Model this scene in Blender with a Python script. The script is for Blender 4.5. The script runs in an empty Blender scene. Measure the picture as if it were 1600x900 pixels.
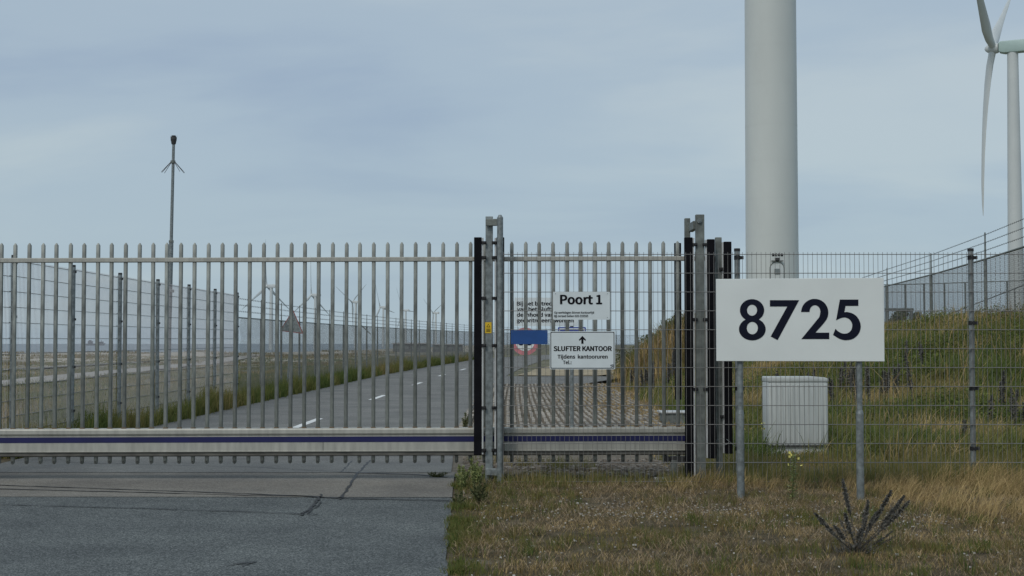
import bpy, bmesh, math, random
import numpy as np
from mathutils import Vector, Matrix
R = math.radians
random.seed(7); RNG = np.random.default_rng(11)
SC = bpy.context.scene; COL = SC.collection

# ------------------------------------------------------------------ camera
CAM_H, PITCH, F = 1.49, math.atan(87/2222), 2222.0
cd = bpy.data.cameras.new('camera'); cam = bpy.data.objects.new('camera', cd); COL.objects.link(cam)
cd.sensor_width = 36; cd.lens = 36*F/1600; cd.clip_start = .1; cd.clip_end = 60000
cam.location = (0, 0, CAM_H); cam.rotation_euler = (R(90)+PITCH, 0, 0)
SC.camera = cam

# ------------------------------------------------------------------ sky, sun, exposure
SUN = Vector((-.35, -.62, .74)).normalized()
w = bpy.data.worlds.new('World'); SC.world = w; w.use_nodes = True
nt = w.node_tree; N = nt.nodes; L = nt.links; N.clear()
def nn(t, **k):
    n = N.new(t)
    for a, b in k.items(): setattr(n, a, b)
    return n
out = nn('ShaderNodeOutputWorld'); bg = nn('ShaderNodeBackground'); bg.inputs[1].default_value = .1
sky = nn('ShaderNodeTexSky', sky_type='NISHITA', sun_disc=False)
sky.sun_elevation = math.asin(SUN.z); sky.sun_rotation = math.atan2(SUN.x, SUN.y)
sky.air_density = 1.0; sky.dust_density = 2.0
tc = nn('ShaderNodeTexCoord'); sep = nn('ShaderNodeSeparateXYZ'); L.new(tc.outputs['Generated'], sep.inputs[0])
zab = nn('ShaderNodeMath', operation='ABSOLUTE'); L.new(sep.outputs[2], zab.inputs[0])
zp = nn('ShaderNodeMath', operation='ADD'); L.new(zab.outputs[0], zp.inputs[0]); zp.inputs[1].default_value = .16
dx = nn('ShaderNodeMath', operation='DIVIDE'); L.new(sep.outputs[0], dx.inputs[0]); L.new(zp.outputs[0], dx.inputs[1])
dy = nn('ShaderNodeMath', operation='DIVIDE'); L.new(sep.outputs[1], dy.inputs[0]); L.new(zp.outputs[0], dy.inputs[1])
cmb = nn('ShaderNodeCombineXYZ'); L.new(dx.outputs[0], cmb.inputs[0]); L.new(dy.outputs[0], cmb.inputs[1])
mp = nn('ShaderNodeMapping'); mp.inputs['Scale'].default_value = (.42, .62, 1); mp.inputs['Rotation'].default_value = (0, 0, .5)
mp.inputs['Location'].default_value = (1.7, .6, 0)
L.new(cmb.outputs[0], mp.inputs[0])
nz = nn('ShaderNodeTexNoise'); nz.inputs['Scale'].default_value = 1.3; nz.inputs['Detail'].default_value = 7; nz.inputs['Roughness'].default_value = .5
nz.inputs['Distortion'].default_value = .35
L.new(mp.outputs[0], nz.inputs['Vector'])
cr = nn('ShaderNodeValToRGB'); cr.color_ramp.interpolation = 'EASE'
e = cr.color_ramp.elements
e[0].position = .36; e[0].color = (3.3, 4.25, 5.5, 1); e[1].position = .66; e[1].color = (4.95, 5.8, 6.3, 1)
m1 = e.new(.5); m1.color = (4.0, 5.0, 5.95, 1)
L.new(nz.outputs[0], cr.inputs[0])
# paler towards the horizon
hz = nn('ShaderNodeMapRange'); hz.inputs[1].default_value = 0; hz.inputs[2].default_value = .22; hz.inputs[3].default_value = .55; hz.inputs[4].default_value = 0
hz.interpolation_type = 'SMOOTHSTEP'
L.new(zab.outputs[0], hz.inputs[0])
mh = nn('ShaderNodeMixRGB'); L.new(hz.outputs[0], mh.inputs[0]); L.new(cr.outputs[0], mh.inputs[1]); mh.inputs[2].default_value = (4.25, 5.5, 6.15, 1)
mx = nn('ShaderNodeMixRGB'); mx.inputs[0].default_value = .12; L.new(mh.outputs[0], mx.inputs[1]); L.new(sky.outputs[0], mx.inputs[2])
L.new(mx.outputs[0], bg.inputs[0]); L.new(bg.outputs[0], out.inputs[0])
sd = bpy.data.lights.new('sun', 'SUN'); sd.energy = 1.3; sd.angle = R(15); sd.color = (1, .95, .88)
so = bpy.data.objects.new('sun', sd); COL.objects.link(so); so.rotation_euler = SUN.to_track_quat('Z', 'Y').to_euler(); so.location = (0, 0, 50)
vs = SC.view_settings; vs.view_transform = 'Standard'; vs.look = 'None'; vs.exposure = 0; vs.gamma = 1
SC.display_settings.display_device = 'sRGB'

# ------------------------------------------------------------------ helpers
def at(x, y, Y):
    """world point at depth Y seen at pixel x, y of the 1600 x 900 photograph"""
    u, v = (x-800)/F, (450-y)/F
    c, s = math.cos(PITCH), math.sin(PITCH)
    d = Vector((u, c - v*s, s + v*c))
    return Vector((0, 0, CAM_H)) + d*(Y/d.y)

def mat(name, col, rough=.6, metal=0, var=.12, scale=8, detail=4, bump=0, bscale=60, col2=None, stretch=None, spec=.5, coat=0):
    m = bpy.data.materials.new(name); m.use_nodes = True
    nt = m.node_tree; b = nt.nodes['Principled BSDF']
    b.inputs['Roughness'].default_value = rough; b.inputs['Metallic'].default_value = metal
    b.inputs['Specular IOR Level'].default_value = spec
    t = nt.nodes.new('ShaderNodeTexCoord'); vec = t.outputs['Object']
    if stretch:
        mp = nt.nodes.new('ShaderNodeMapping'); mp.inputs['Scale'].default_value = stretch
        nt.links.new(vec, mp.inputs[0]); vec = mp.outputs[0]
    n = nt.nodes.new('ShaderNodeTexNoise'); n.inputs['Scale'].default_value = scale; n.inputs['Detail'].default_value = detail
    nt.links.new(vec, n.inputs['Vector'])
    r = nt.nodes.new('ShaderNodeValToRGB')
    c1 = [max(0, c*(1-var)) for c in col]; c2 = col2 or [min(1, c*(1+var)) for c in col]
    r.color_ramp.elements[0].position = .32; r.color_ramp.elements[1].position = .68
    r.color_ramp.elements[0].color = (*c1, 1); r.color_ramp.elements[1].color = (*c2, 1)
    nt.links.new(n.outputs[0], r.inputs[0]); nt.links.new(r.outputs[0], b.inputs['Base Color'])
    if bump:
        n2 = nt.nodes.new('ShaderNodeTexNoise'); n2.inputs['Scale'].default_value = bscale; n2.inputs['Detail'].default_value = 3
        nt.links.new(vec, n2.inputs['Vector'])
        bp = nt.nodes.new('ShaderNodeBump'); bp.inputs['Strength'].default_value = bump; bp.inputs['Distance'].default_value = .02
        nt.links.new(n2.outputs[0], bp.inputs['Height']); nt.links.new(bp.outputs[0], b.inputs['Normal'])
    return m

GALV = mat('galvanised_steel', (.21, .235, .235), .5, .35, .30, 22, 6, .08, 90)
GALV_D = mat('weathered_galvanised_steel', (.165, .18, .165), .55, .3, .32, 12, 6, .1, 80)
PALE = mat('galvanised_pale', (.225, .24, .22), .55, .3, .34, 7, 6, .06, 70, stretch=(3, 3, 1))
WIRE = mat('fence_wire', (.21, .205, .195), .5, .15, .15, 6)
ALU = mat('anodised_beam', (.385, .38, .335), .5, .15, .14, 4, 7, .03, 60, stretch=(5, 1, .8))
ALU_L = mat('aluminium_strip', (.55, .56, .55), .45, .2, .1, 5)
NAVY = mat('navy_stripe', (.008, .009, .075), .45, 0, .15, 4)
BLACK = mat('black_rubber', (.006, .006, .008), .8, 0, .3, 10, spec=.12)
BLACKP = mat('black_plastic', (.012, .012, .013), .6, 0, .2, 20)
DARK = mat('dark_steel', (.05, .05, .05), .6, .3, .25, 8, 4, .1)
WHITE = mat('white_sign_face', (.70, .74, .72), .45, 0, .04, 2, 5)
WHITE2 = mat('white_sign_plate', (.66, .72, .73), .4, 0, .05, 5, 5)
INK = mat('navy_ink', (.006, .008, .020), .7, 0, .1, 5, spec=.15)
INK2 = mat('black_ink', (.006, .006, .009), .7, 0, .1, 5, spec=.15)
BLUE = mat('blue_sign_face', (.014, .07, .24), .4, 0, .1, 8)
BLUE2 = mat('blue_sign_face_bright', (.03, .06, .33), .4, 0, .1, 8)
RED = mat('faded_red', (.52, .19, .21), .5, 0, .12, 8)
REDD = mat('dark_red', (.25, .06, .05), .5, 0, .12, 8)
YEL = mat('yellow_sticker', (.75, .50, .02), .5, 0, .08, 8)
TOWER = mat('tower_paint', (.56, .59, .565), .45, 0, .04, .35, 5, stretch=(1, 1, .4))
TOWER2 = mat('turbine_paint', (.55, .58, .57), .45, 0, .03, .2)
NAC = mat('nacelle_paint', (.40, .52, .49), .5, 0, .05, .4)
CAB = mat('cabinet_polyester', (.50, .53, .51), .55, 0, .09, 5, 6, .05, 40, stretch=(1, 1, .35))
CONC = mat('concrete', (.30, .29, .26), .85, 0, .22, 12, 6, .3, 60)
STONE = mat('shell_grit', (.50, .48, .44), .85, 0, .4, 30)

def per_object_shade(m, lo, hi):
    nt = m.node_tree; b = nt.nodes['Principled BSDF']; src = b.inputs['Base Color'].links[0].from_socket
    oi = nt.nodes.new('ShaderNodeObjectInfo'); mr = nt.nodes.new('ShaderNodeMapRange'); mr.inputs[3].default_value = lo; mr.inputs[4].default_value = hi
    nt.links.new(oi.outputs['Random'], mr.inputs[0])
    mx = nt.nodes.new('ShaderNodeVectorMath'); mx.operation = 'SCALE'; nt.links.new(src, mx.inputs[0]); nt.links.new(mr.outputs[0], mx.inputs['Scale']); nt.links.new(mx.outputs[0], b.inputs['Base Color'])
per_object_shade(PALE, .78, 1.18); per_object_shade(PAVED, .8, 1.2) if 'PAVED' in globals() else None
RUST = mat('rusty_weld', (.17, .11, .06), .9, 0, .4, 40)
GRIME_SHADE = mat('shaded_grimy_steel', (.12, .115, .10), .75, .1, .3, 6, 6, .1, 60, stretch=(1, 3, 3))  # dark steel: grime plus the shade under the beam, painted into the colour

def attr_mat(name, stops, rough=.75, spec=.2, transl=0):
    m = bpy.data.materials.new(name); m.use_nodes = True
    nt = m.node_tree; b = nt.nodes['Principled BSDF']; b.inputs['Roughness'].default_value = rough
    b.inputs['Specular IOR Level'].default_value = spec
    a = nt.nodes.new('ShaderNodeAttribute'); a.attribute_name = 'tint'
    r = nt.nodes.new('ShaderNodeValToRGB'); el = r.color_ramp.elements
    el[0].position, el[0].color = stops[0][0], (*stops[0][1], 1)
    el[1].position, el[1].color = stops[-1][0], (*stops[-1][1], 1)
    for p, c in stops[1:-1]:
        x = el.new(p); x.color = (*c, 1)
    nt.links.new(a.outputs['Fac'], r.inputs[0]); nt.links.new(r.outputs[0], b.inputs['Base Color'])
    if transl:
        tr = nt.nodes.new('ShaderNodeBsdfTranslucent'); nt.links.new(r.outputs[0], tr.inputs[0])
        ms = nt.nodes.new('ShaderNodeMixShader'); ms.inputs[0].default_value = transl
        o = nt.nodes['Material Output']
        nt.links.new(b.outputs[0], ms.inputs[1]); nt.links.new(tr.outputs[0], ms.inputs[2]); nt.links.new(ms.outputs[0], o.inputs[0])
    return m
# 0 = straw, .5 = olive, 1 = green
GRASS = attr_mat('grass_blades', [(0, (.56, .41, .19)), (.2, (.35, .245, .115)), (.4, (.19, .14, .062)), (.6, (.18, .16, .05)), (.8, (.135, .155, .040)), (1, (.075, .115, .028))], transl=.2)
THATCH = attr_mat('dead_thatch', [(0, (.50, .38, .235)), (.5, (.25, .185, .11)), (1, (.10, .072, .044))], transl=.1)
GRASS_G = attr_mat('fresh_grass_blades', [(0, (.50, .38, .18)), (.25, (.31, .24, .105)), (.5, (.22, .20, .068)), (.75, (.165, .18, .052)), (1, (.095, .135, .034))], transl=.2)
LEAF = attr_mat('weed_leaves', [(0, (.40, .42, .18)), (.5, (.27, .31, .12)), (1, (.15, .20, .07))], transl=.2)
LEAFG = attr_mat('grey_weed_leaves', [(0, (.20, .19, .165)), (.5, (.12, .118, .105)), (1, (.06, .06, .056))], transl=.1)
BANKLEAF = attr_mat('bank_weed_leaves', [(0, (.20, .22, .055)), (.5, (.11, .145, .035)), (1, (.045, .07, .02))], transl=.2)
SHRUB = attr_mat('shrub_leaves', [(0, (.20, .19, .09)), (.5, (.13, .145, .065)), (1, (.07, .095, .04))], transl=.2)
STEM = mat('dead_stem', (.055, .045, .035), .8, 0, .3, 20)
GSTEM = mat('green_stem', (.09, .11, .04), .8, 0, .3, 20)
PETAL = mat('yellow_petals', (.75, .68, .18), .6, 0, .1, 20)

def raw_mesh(name, V, loops, starts, totals, smooth=False):
    me = bpy.data.meshes.new(name)
    me.vertices.add(len(V)); me.vertices.foreach_set('co', np.asarray(V, np.float32).ravel())
    me.loops.add(len(loops)); me.loops.foreach_set('vertex_index', np.asarray(loops, np.int32))
    me.polygons.add(len(starts)); me.polygons.foreach_set('loop_start', np.asarray(starts, np.int32))
    me.polygons.foreach_set('loop_total', np.asarray(totals, np.int32))
    if smooth: me.polygons.foreach_set('use_smooth', np.ones(len(starts), bool))
    me.update(calc_edges=True)
    return me

WL = {}
def worg(o):
    p = Vector((0, 0, 0))
    while o is not None:
        p = p + o.location; o = o.parent
    return p
def tag(o, label=None, cat=None, group=None, kind=None):
    if label: o['label'] = label
    if cat: o['category'] = cat
    if group: o['group'] = group
    if kind: o['kind'] = kind
    return o
def thing(name, loc, label, cat, group=None):
    o = bpy.data.objects.new(name, None); COL.objects.link(o); o.location = loc; o.empty_display_size = .2
    return tag(o, label, cat, group)
def link(name, me, m, parent=None):
    o = bpy.data.objects.new(name, me); COL.objects.link(o)
    if m and not me.materials: me.materials.append(m)
    if parent: o.parent = parent
    return o
def inst(o, name, loc, parent=None):
    c = o.copy(); c.name = name; COL.objects.link(c); c.location = loc
    c.parent = parent if parent else o.parent
    return c

class MB:
    def __init__(s): s.v = []; s.f = []
    def add(s, V, Fc):
        n = len(s.v); s.v += [Vector(p) for p in V]; s.f += [tuple(i+n for i in f) for f in Fc]; return s
    def box(s, c, d, rz=0, rx=0, ry=0):
        M = Matrix.Rotation(rz, 3, 'Z') @ Matrix.Rotation(ry, 3, 'Y') @ Matrix.Rotation(rx, 3, 'X')
        V = [Vector(c) + M @ Vector((sx*d[0]/2, sy*d[1]/2, sz*d[2]/2)) for sx in (-1, 1) for sy in (-1, 1) for sz in (-1, 1)]
        return s.add(V, [(0, 1, 3, 2), (4, 6, 7, 5), (0, 4, 5, 1), (2, 3, 7, 6), (0, 2, 6, 4), (1, 5, 7, 3)])
    def cyl(s, p0, p1, r0, r1=None, n=10, caps=True):
        r1 = r0 if r1 is None else r1
        p0, p1 = Vector(p0), Vector(p1); d = (p1-p0).normalized()
        a = d.orthogonal().normalized(); b = d.cross(a)
        V = []
        for p, r in ((p0, r0), (p1, r1)):
            V += [p + a*(r*math.cos(2*math.pi*i/n)) + b*(r*math.sin(2*math.pi*i/n)) for i in range(n)]
        Fc = [(i, (i+1) % n, n+(i+1) % n, n+i) for i in range(n)]
        if caps: Fc += [tuple(range(n-1, -1, -1)), tuple(range(n, 2*n))]
        return s.add(V, Fc)
    def path(s, pts, r, n=5):
        for a, b in zip(pts[:-1], pts[1:]): s.cyl(a, b, r, r, n)
        return s
    def prism(s, poly, axis_o, ax, ay, az, t):
        """poly (u,v) extruded along az by t"""
        n = len(poly); o = Vector(axis_o)
        V = [o + ax*u + ay*v for u, v in poly] + [o + ax*u + ay*v + az*t for u, v in poly]
        return s.add(V, [tuple(range(n))[::-1], tuple(range(n, 2*n))] + [(i, (i+1) % n, n+(i+1) % n, n+i) for i in range(n)])
    def ball(s, c, r, nu=8, nv=5, sq=(1, 1, 1)):
        V = []; c = Vector(c)
        for j in range(nv+1):
            t = math.pi*j/nv
            for i in range(nu):
                p = 2*math.pi*i/nu
                V.append(c + Vector((sq[0]*r*math.sin(t)*math.cos(p), sq[1]*r*math.sin(t)*math.sin(p), sq[2]*r*math.cos(t))))
        return s.add(V, [(j*nu+i, (j+1)*nu+i, (j+1)*nu+(i+1) % nu, j*nu+(i+1) % nu) for j in range(nv) for i in range(nu)])
    def mesh(s, name, org=Vector((0, 0, 0)), bevel=0, smooth=False, recalc=True):
        me = bpy.data.meshes.new(name); me.from_pydata([tuple(p-org) for p in s.v], [], s.f)
        if bevel or recalc:
            bm = bmesh.new(); bm.from_mesh(me)
            bmesh.ops.remove_doubles(bm, verts=bm.verts, dist=1e-6) if not bevel else None
            if recalc: bmesh.ops.recalc_face_normals(bm, faces=bm.faces)
            if bevel:
                ed = [e for e in bm.edges if len(e.link_faces) == 2 and e.calc_face_angle(0) > .5]
                bmesh.ops.bevel(bm, geom=ed, offset=bevel, segments=2, profile=.5, affect='EDGES', clamp_overlap=True)
            bm.to_mesh(me); bm.free()
        if smooth:
            me.polygons.foreach_set('use_smooth', np.ones(len(me.polygons), bool))
            me.set_sharp_from_angle(angle=R(40))
        return me
    def obj(s, name, m, parent=None, bevel=0, smooth=False, **k):
        org = worg(parent) if parent else Vector((0, 0, 0))
        return link(name, s.mesh(name, org, bevel, smooth), m, parent)

def prisms(P0, P1, r, n=4):
    """many open tubes at once -> mesh arrays"""
    P0 = np.asarray(P0, float); P1 = np.asarray(P1, float); k = len(P0)
    r = np.broadcast_to(np.asarray(r, float), (k,))
    d = P1-P0; d /= np.linalg.norm(d, axis=1, keepdims=True)+1e-12
    ref = np.where(np.abs(d[:, 2:3]) > .9, np.array([[1., 0, 0]]), np.array([[0, 0, 1.]]))
    a = np.cross(d, ref); a /= np.linalg.norm(a, axis=1, keepdims=True); b = np.cross(d, a)
    V = np.zeros((k, 2, n, 3))
    for i in range(n):
        t = 2*math.pi*(i+.5)/n
        o = (a*math.cos(t)+b*math.sin(t))*r[:, None]
        V[:, 0, i] = P0+o; V[:, 1, i] = P1+o
    base = (np.arange(k)*2*n)[:, None, None]
    i = np.arange(n); j = (i+1) % n
    q = np.stack([i, n+i, n+j, j], 1)[None]
    loops = (base+q).reshape(-1)
    nf = k*n
    return V.reshape(-1, 3), loops, np.arange(nf)*4, np.full(nf, 4)
def tubes_obj(name, P0, P1, r, m, parent=None, n=4, org=None):
    V, l, s, t = prisms(P0, P1, r, n)
    o = (worg(parent) if parent else Vector((0, 0, 0))) if org is None else Vector(org)
    return link(name, raw_mesh(name, V-np.array(o), l, s, t, True), m, parent)

# value noise
_LAT = RNG.random((256, 256))
def vn(x, y, s=1.0, ox=0., oy=0.):
    x = np.asarray(x, float)/s+ox+500; y = np.asarray(y, float)/s+oy+500
    xi = np.floor(x).astype(int); yi = np.floor(y).astype(int); fx = x-xi; fy = y-yi
    fx = fx*fx*(3-2*fx); fy = fy*fy*(3-2*fy)
    g = lambda a, b: _LAT[a % 256, b % 256]
    return (g(xi, yi)*(1-fx)+g(xi+1, yi)*fx)*(1-fy)+(g(xi, yi+1)*(1-fx)+g(xi+1, yi+1)*fx)*fy
def sst(x, a, b):
    t = np.clip((np.asarray(x, float)-a)/(b-a), 0, 1); return t*t*(3-2*t)

# ------------------------------------------------------------------ terrain
def bank(X, Y):
    xt = np.interp(Y, [18, 24, 31, 45, 52, 60, 75, 95], [4.6, 3.9, 3.2, 3.7, 3.7, 4.6, 6.5, 12])
    yt = np.interp(X, [3, 5, 9, 12, 30], [24, 21.5, 20.5, 20, 19])
    dist = np.minimum(X-xt, (Y-yt)*.9)+(vn(X, Y, 2.3)-.5)*1.0
    wa = np.interp(Y, [20, 30, 42, 48, 62], [12, 11, 5, 3.0, 3.4]); wb = np.interp(Y, [20, 30, 42, 48, 62], [9, 7.5, 4, 2.6, 3.4])
    t = sst((Y-yt)*.9-(X-xt), -4, 4); wd = wa*(1-t)+wb*t
    b = sst(dist/wd, -.06, 1.0)
    return b*(1-sst(Y, 95, 150))
def H(X, Y):
    X = np.asarray(X, float); Y = np.asarray(Y, float)
    left = sst(-X, 8, 14)
    g = .0035*np.clip(Y-15, 0, 135)*(1-.85*left)
    d = np.exp(-((Y-142-.25*(X+40))/30.)**2)*(.42+.55*(vn(X, Y, 15)-.35)+.3*(vn(X, Y, 6, 3)-.5))
    g = g+left*d+left*.16*(vn(X, Y, 6, 9)-.5)
    g = g+(1.38+.47*np.maximum(sst(X, 9.6, 11.6), sst(Y, 38, 46)*(1-sst(X, 7, 9))))*bank(X, Y)+.18*bank(X, Y)*(vn(X, Y, 1.4)-.5)
    g = g+.05*(vn(X, Y, 1.1, 5)-.5)*sst(X, -.3, .6)*sst(Y, 2, 6)
    far = sst(Y, 185, 300)
    g = g*(1-far)-3.5*far
    sea = sst(-X, 95, 270)
    g = g*(1-sea)-9*sea
    return g
def axis(segs):
    a = [segs[0][0]]
    for x0, x1, st in segs:
        n = max(1, int(round((x1-x0)/st))); a += list(np.linspace(x0, x1, n+1)[1:])
    return np.array(a)
xs = axis([(-3000, -400, 260), (-400, -60, 10), (-60, -12, 1.2), (-12, 14, .25), (14, 30, .6), (30, 100, 4), (100, 500, 40), (500, 4000, 350)])
ys = axis([(-60, 6, 3), (6, 36, .25), (36, 70, .5), (70, 220, 2), (220, 420, 10), (420, 6000, 240)])
GX, GY = np.meshgrid(xs, ys); nx, ny = len(xs), len(ys)
GV = np.stack([GX.ravel(), GY.ravel(), H(GX, GY).ravel()-.012], 1)
ii = (np.arange(ny-1)[:, None]*nx+np.arange(nx-1)[None]).ravel()
gl = np.stack([ii, ii+1, ii+nx+1, ii+nx], 1).ravel()
gm = raw_mesh('ground', GV, gl, np.arange(len(ii))*4, np.full(len(ii), 4), True)

def ground_material():
    m = bpy.data.materials.new('dune_soil'); m.use_nodes = True
    nt = m.node_tree; b = nt.nodes['Principled BSDF']; b.inputs['Roughness'].default_value = .95; b.inputs['Specular IOR Level'].default_value = .1
    t = nt.nodes.new('ShaderNodeTexCoord')
    def noise(s, d=5, rough=.55, dist=0):
        n = nt.nodes.new('ShaderNodeTexNoise'); n.inputs['Scale'].default_value = s; n.inputs['Detail'].default_value = d
        n.inputs['Roughness'].default_value = rough; n.inputs['Distortion'].default_value = dist
        nt.links.new(t.outputs['Object'], n.inputs['Vector']); return n
    def ramp(n, stops):
        r = nt.nodes.new('ShaderNodeValToRGB'); el = r.color_ramp.elements
        el[0].position, el[0].color = stops[0][0], (*stops[0][1], 1); el[1].position, el[1].color = stops[-1][0], (*stops[-1][1], 1)
        for p, c in stops[1:-1]:
            x = el.new(p); x.color = (*c, 1)
        nt.links.new(n.outputs[0], r.inputs[0]); return r
    def mix(f, a, c):
        x = nt.nodes.new('ShaderNodeMixRGB'); nt.links.new(f, x.inputs[0]); nt.links.new(a, x.inputs[1]); nt.links.new(c, x.inputs[2]); return x.outputs[0]
    near = ramp(noise(3.2, 9, .7), [(.30, (.062, .052, .033)), (.46, (.11, .09, .057)), (.58, (.17, .14, .092)), (.74, (.30, .265, .20))])
    grit = ramp(noise(90, 3, .7), [(.35, (.55, .55, .55)), (.65, (1.25, 1.25, 1.25))])
    mm = nt.nodes.new('ShaderNodeMixRGB'); mm.blend_type = 'MULTIPLY'; mm.inputs[0].default_value = 1
    nt.links.new(near.outputs[0], mm.inputs[1]); nt.links.new(grit.outputs[0], mm.inputs[2])
    field = ramp(noise(.35, 7, .65), [(.3, (.11, .115, .07)), (.5, (.165, .158, .105)), (.7, (.26, .245, .185))])
    sep = nt.nodes.new('ShaderNodeSeparateXYZ'); nt.links.new(t.outputs['Object'], sep.inputs[0])
    def mr(sock, a, b_):
        x = nt.nodes.new('ShaderNodeMapRange'); x.inputs[1].default_value = a; x.inputs[2].default_value = b_; nt.links.new(sock, x.inputs[0]); return x.outputs[0]
    c = mix(mr(sep.outputs[1], 24, 40), mm.outputs[0], field.outputs[0])
    # bare pale dune sand, broken by marram
    patch = ramp(noise(.085, 6, .62, .6), [(.41, (0, 0, 0)), (.50, (1, 1, 1))])
    mul = nt.nodes.new('ShaderNodeMath'); mul.operation = 'MULTIPLY'
    nt.links.new(patch.outputs[0], mul.inputs[0])
    dm = nt.nodes.new('ShaderNodeMath'); dm.operation = 'MULTIPLY'
    nt.links.new(mr(sep.outputs[1], 84, 105), dm.inputs[0]); nt.links.new(mr(sep.outputs[0], -8, -14), dm.inputs[1])
    nt.links.new(dm.outputs[0], mul.inputs[1])
    sand = ramp(noise(1.2, 5), [(.3, (.40, .36, .29)), (.7, (.52, .48, .40))])
    c = mix(mul.outputs[0], c, sand.outputs[0])
    nt.links.new(c, b.inputs['Base Color'])
    n2 = noise(45, 5, .7); bp = nt.nodes.new('ShaderNodeBump'); bp.inputs['Strength'].default_value = .8; bp.inputs['Distance'].default_value = .03
    nt.links.new(n2.outputs[0], bp.inputs['Height']); nt.links.new(bp.outputs[0], b.inputs['Normal'])
    return m
g = link('ground', gm, ground_material()); tag(g, 'sandy dune ground with thin dry turf', kind='structure')

sea = MB().add([(-40000, -500, -5), (40000, -500, -5), (40000, 50000, -5), (-40000, 50000, -5)], [(0, 1, 2, 3)])
SEA = mat('sea_water', (.10, .14, .165), .3, 0, .12, .01, 4, .4, .05, spec=.45)  # lightened: haze towards the horizon is put into the water colour
tag(sea.obj('sea', SEA), 'grey blue sea along the horizon', kind='structure')

def strip(name, left, right, m, dz, label, sub=1.5, cross=6):
    """a laid sheet between two edge polylines following the terrain"""
    def dens(p):
        p = np.array(p, float); s = np.r_[0, np.cumsum(np.linalg.norm(np.diff(p, axis=0), axis=1))]
        return p, s
    pl, sl = dens(left); pr, sr = dens(right)
    n = max(2, int(max(sl[-1], sr[-1])/sub)); V = []
    for i in range(n+1):
        f = i/n
        a = np.array([np.interp(f*sl[-1], sl, pl[:, k]) for k in (0, 1)]); b = np.array([np.interp(f*sr[-1], sr, pr[:, k]) for k in (0, 1)])
        for j in range(cross+1):
            p = a+(b-a)*j/cross; V.append(p)
    V = np.array(V); Z = H(V[:, 0], V[:, 1])
    V3 = np.c_[V, Z+dz]
    k = cross+1
    q = np.array([[i*k+j, i*k+j+1, (i+1)*k+j+1, (i+1)*k+j] for i in range(n) for j in range(cross)])
    me = raw_mesh(name, V3, q.ravel(), np.arange(len(q))*4, np.full(len(q), 4), True)
    return tag(link(name, me, m), label, kind='structure')

def asphalt(name, base, chip, dark):
    m = bpy.data.materials.new(name); m.use_nodes = True
    nt = m.node_tree; b = nt.nodes['Principled BSDF']; b.inputs['Roughness'].default_value = .82; b.inputs['Specular IOR Level'].default_value = .3
    t = nt.nodes.new('ShaderNodeTexCoord')
    v = nt.nodes.new('ShaderNodeTexVoronoi'); v.inputs['Scale'].default_value = 105; nt.links.new(t.outputs['Object'], v.inputs['Vector'])
    r = nt.nodes.new('ShaderNodeValToRGB'); el = r.color_ramp.elements
    el[0].position = .0; el[0].color = (*dark, 1); el[1].position = 1; el[1].color = (*chip, 1); x = el.new(.55); x.color = (*base, 1)
    sepc = nt.nodes.new('ShaderNodeSeparateColor'); nt.links.new(v.outputs['Color'], sepc.inputs[0]); nt.links.new(sepc.outputs[0], r.inputs[0])
    n = nt.nodes.new('ShaderNodeTexNoise'); n.inputs['Scale'].default_value = .8; n.inputs['Detail'].default_value = 8; n.inputs['Roughness'].default_value = .65
    nt.links.new(t.outputs['Object'], n.inputs['Vector'])
    r2 = nt.nodes.new('ShaderNodeValToRGB'); r2.color_ramp.elements[0].position = .3; r2.color_ramp.elements[0].color = (.70, .70, .71, 1)
    r2.color_ramp.elements[1].position = .7; r2.color_ramp.elements[1].color = (1.2, 1.19, 1.16, 1)
    nt.links.new(n.outputs[0], r2.inputs[0])
    mm = nt.nodes.new('ShaderNodeMixRGB'); mm.blend_type = 'MULTIPLY'; mm.inputs[0].default_value = 1
    nt.links.new(r.outputs[0], mm.inputs[1]); nt.links.new(r2.outputs[0], mm.inputs[2]); nt.links.new(mm.outputs[0], b.inputs['Base Color'])
    bp = nt.nodes.new('ShaderNodeBump'); bp.inputs['Strength'].default_value = .6; bp.inputs['Distance'].default_value = .006
    nt.links.new(v.outputs['Distance'], bp.inputs['Height']); nt.links.new(bp.outputs[0], b.inputs['Normal'])
    return m
ASPH = asphalt('chipped_asphalt', (.100, .112, .110), (.235, .25, .245), (.04, .046, .046))
ASPH2 = asphalt('worn_asphalt', (.20, .187, .162), (.28, .265, .235), (.13, .12, .105))
ASPH3 = asphalt('pale_road_asphalt', (.19, .188, .175), (.25, .248, .235), (.13, .13, .12))
LINE = mat('road_paint', (.72, .73, .70), .7, 0, .12, 6)
TAR = mat('tar_seal', (.022, .022, .022), .6, 0, .3, 20)
EARTH = mat('packed_grit', (.15, .125, .09), .95, 0, .3, 6, 8, .6, 50)
SANDY = mat('dry_sand_turf', (.34, .28, .18), .95, 0, .25, 1.5, 8, .4, 20)

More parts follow.
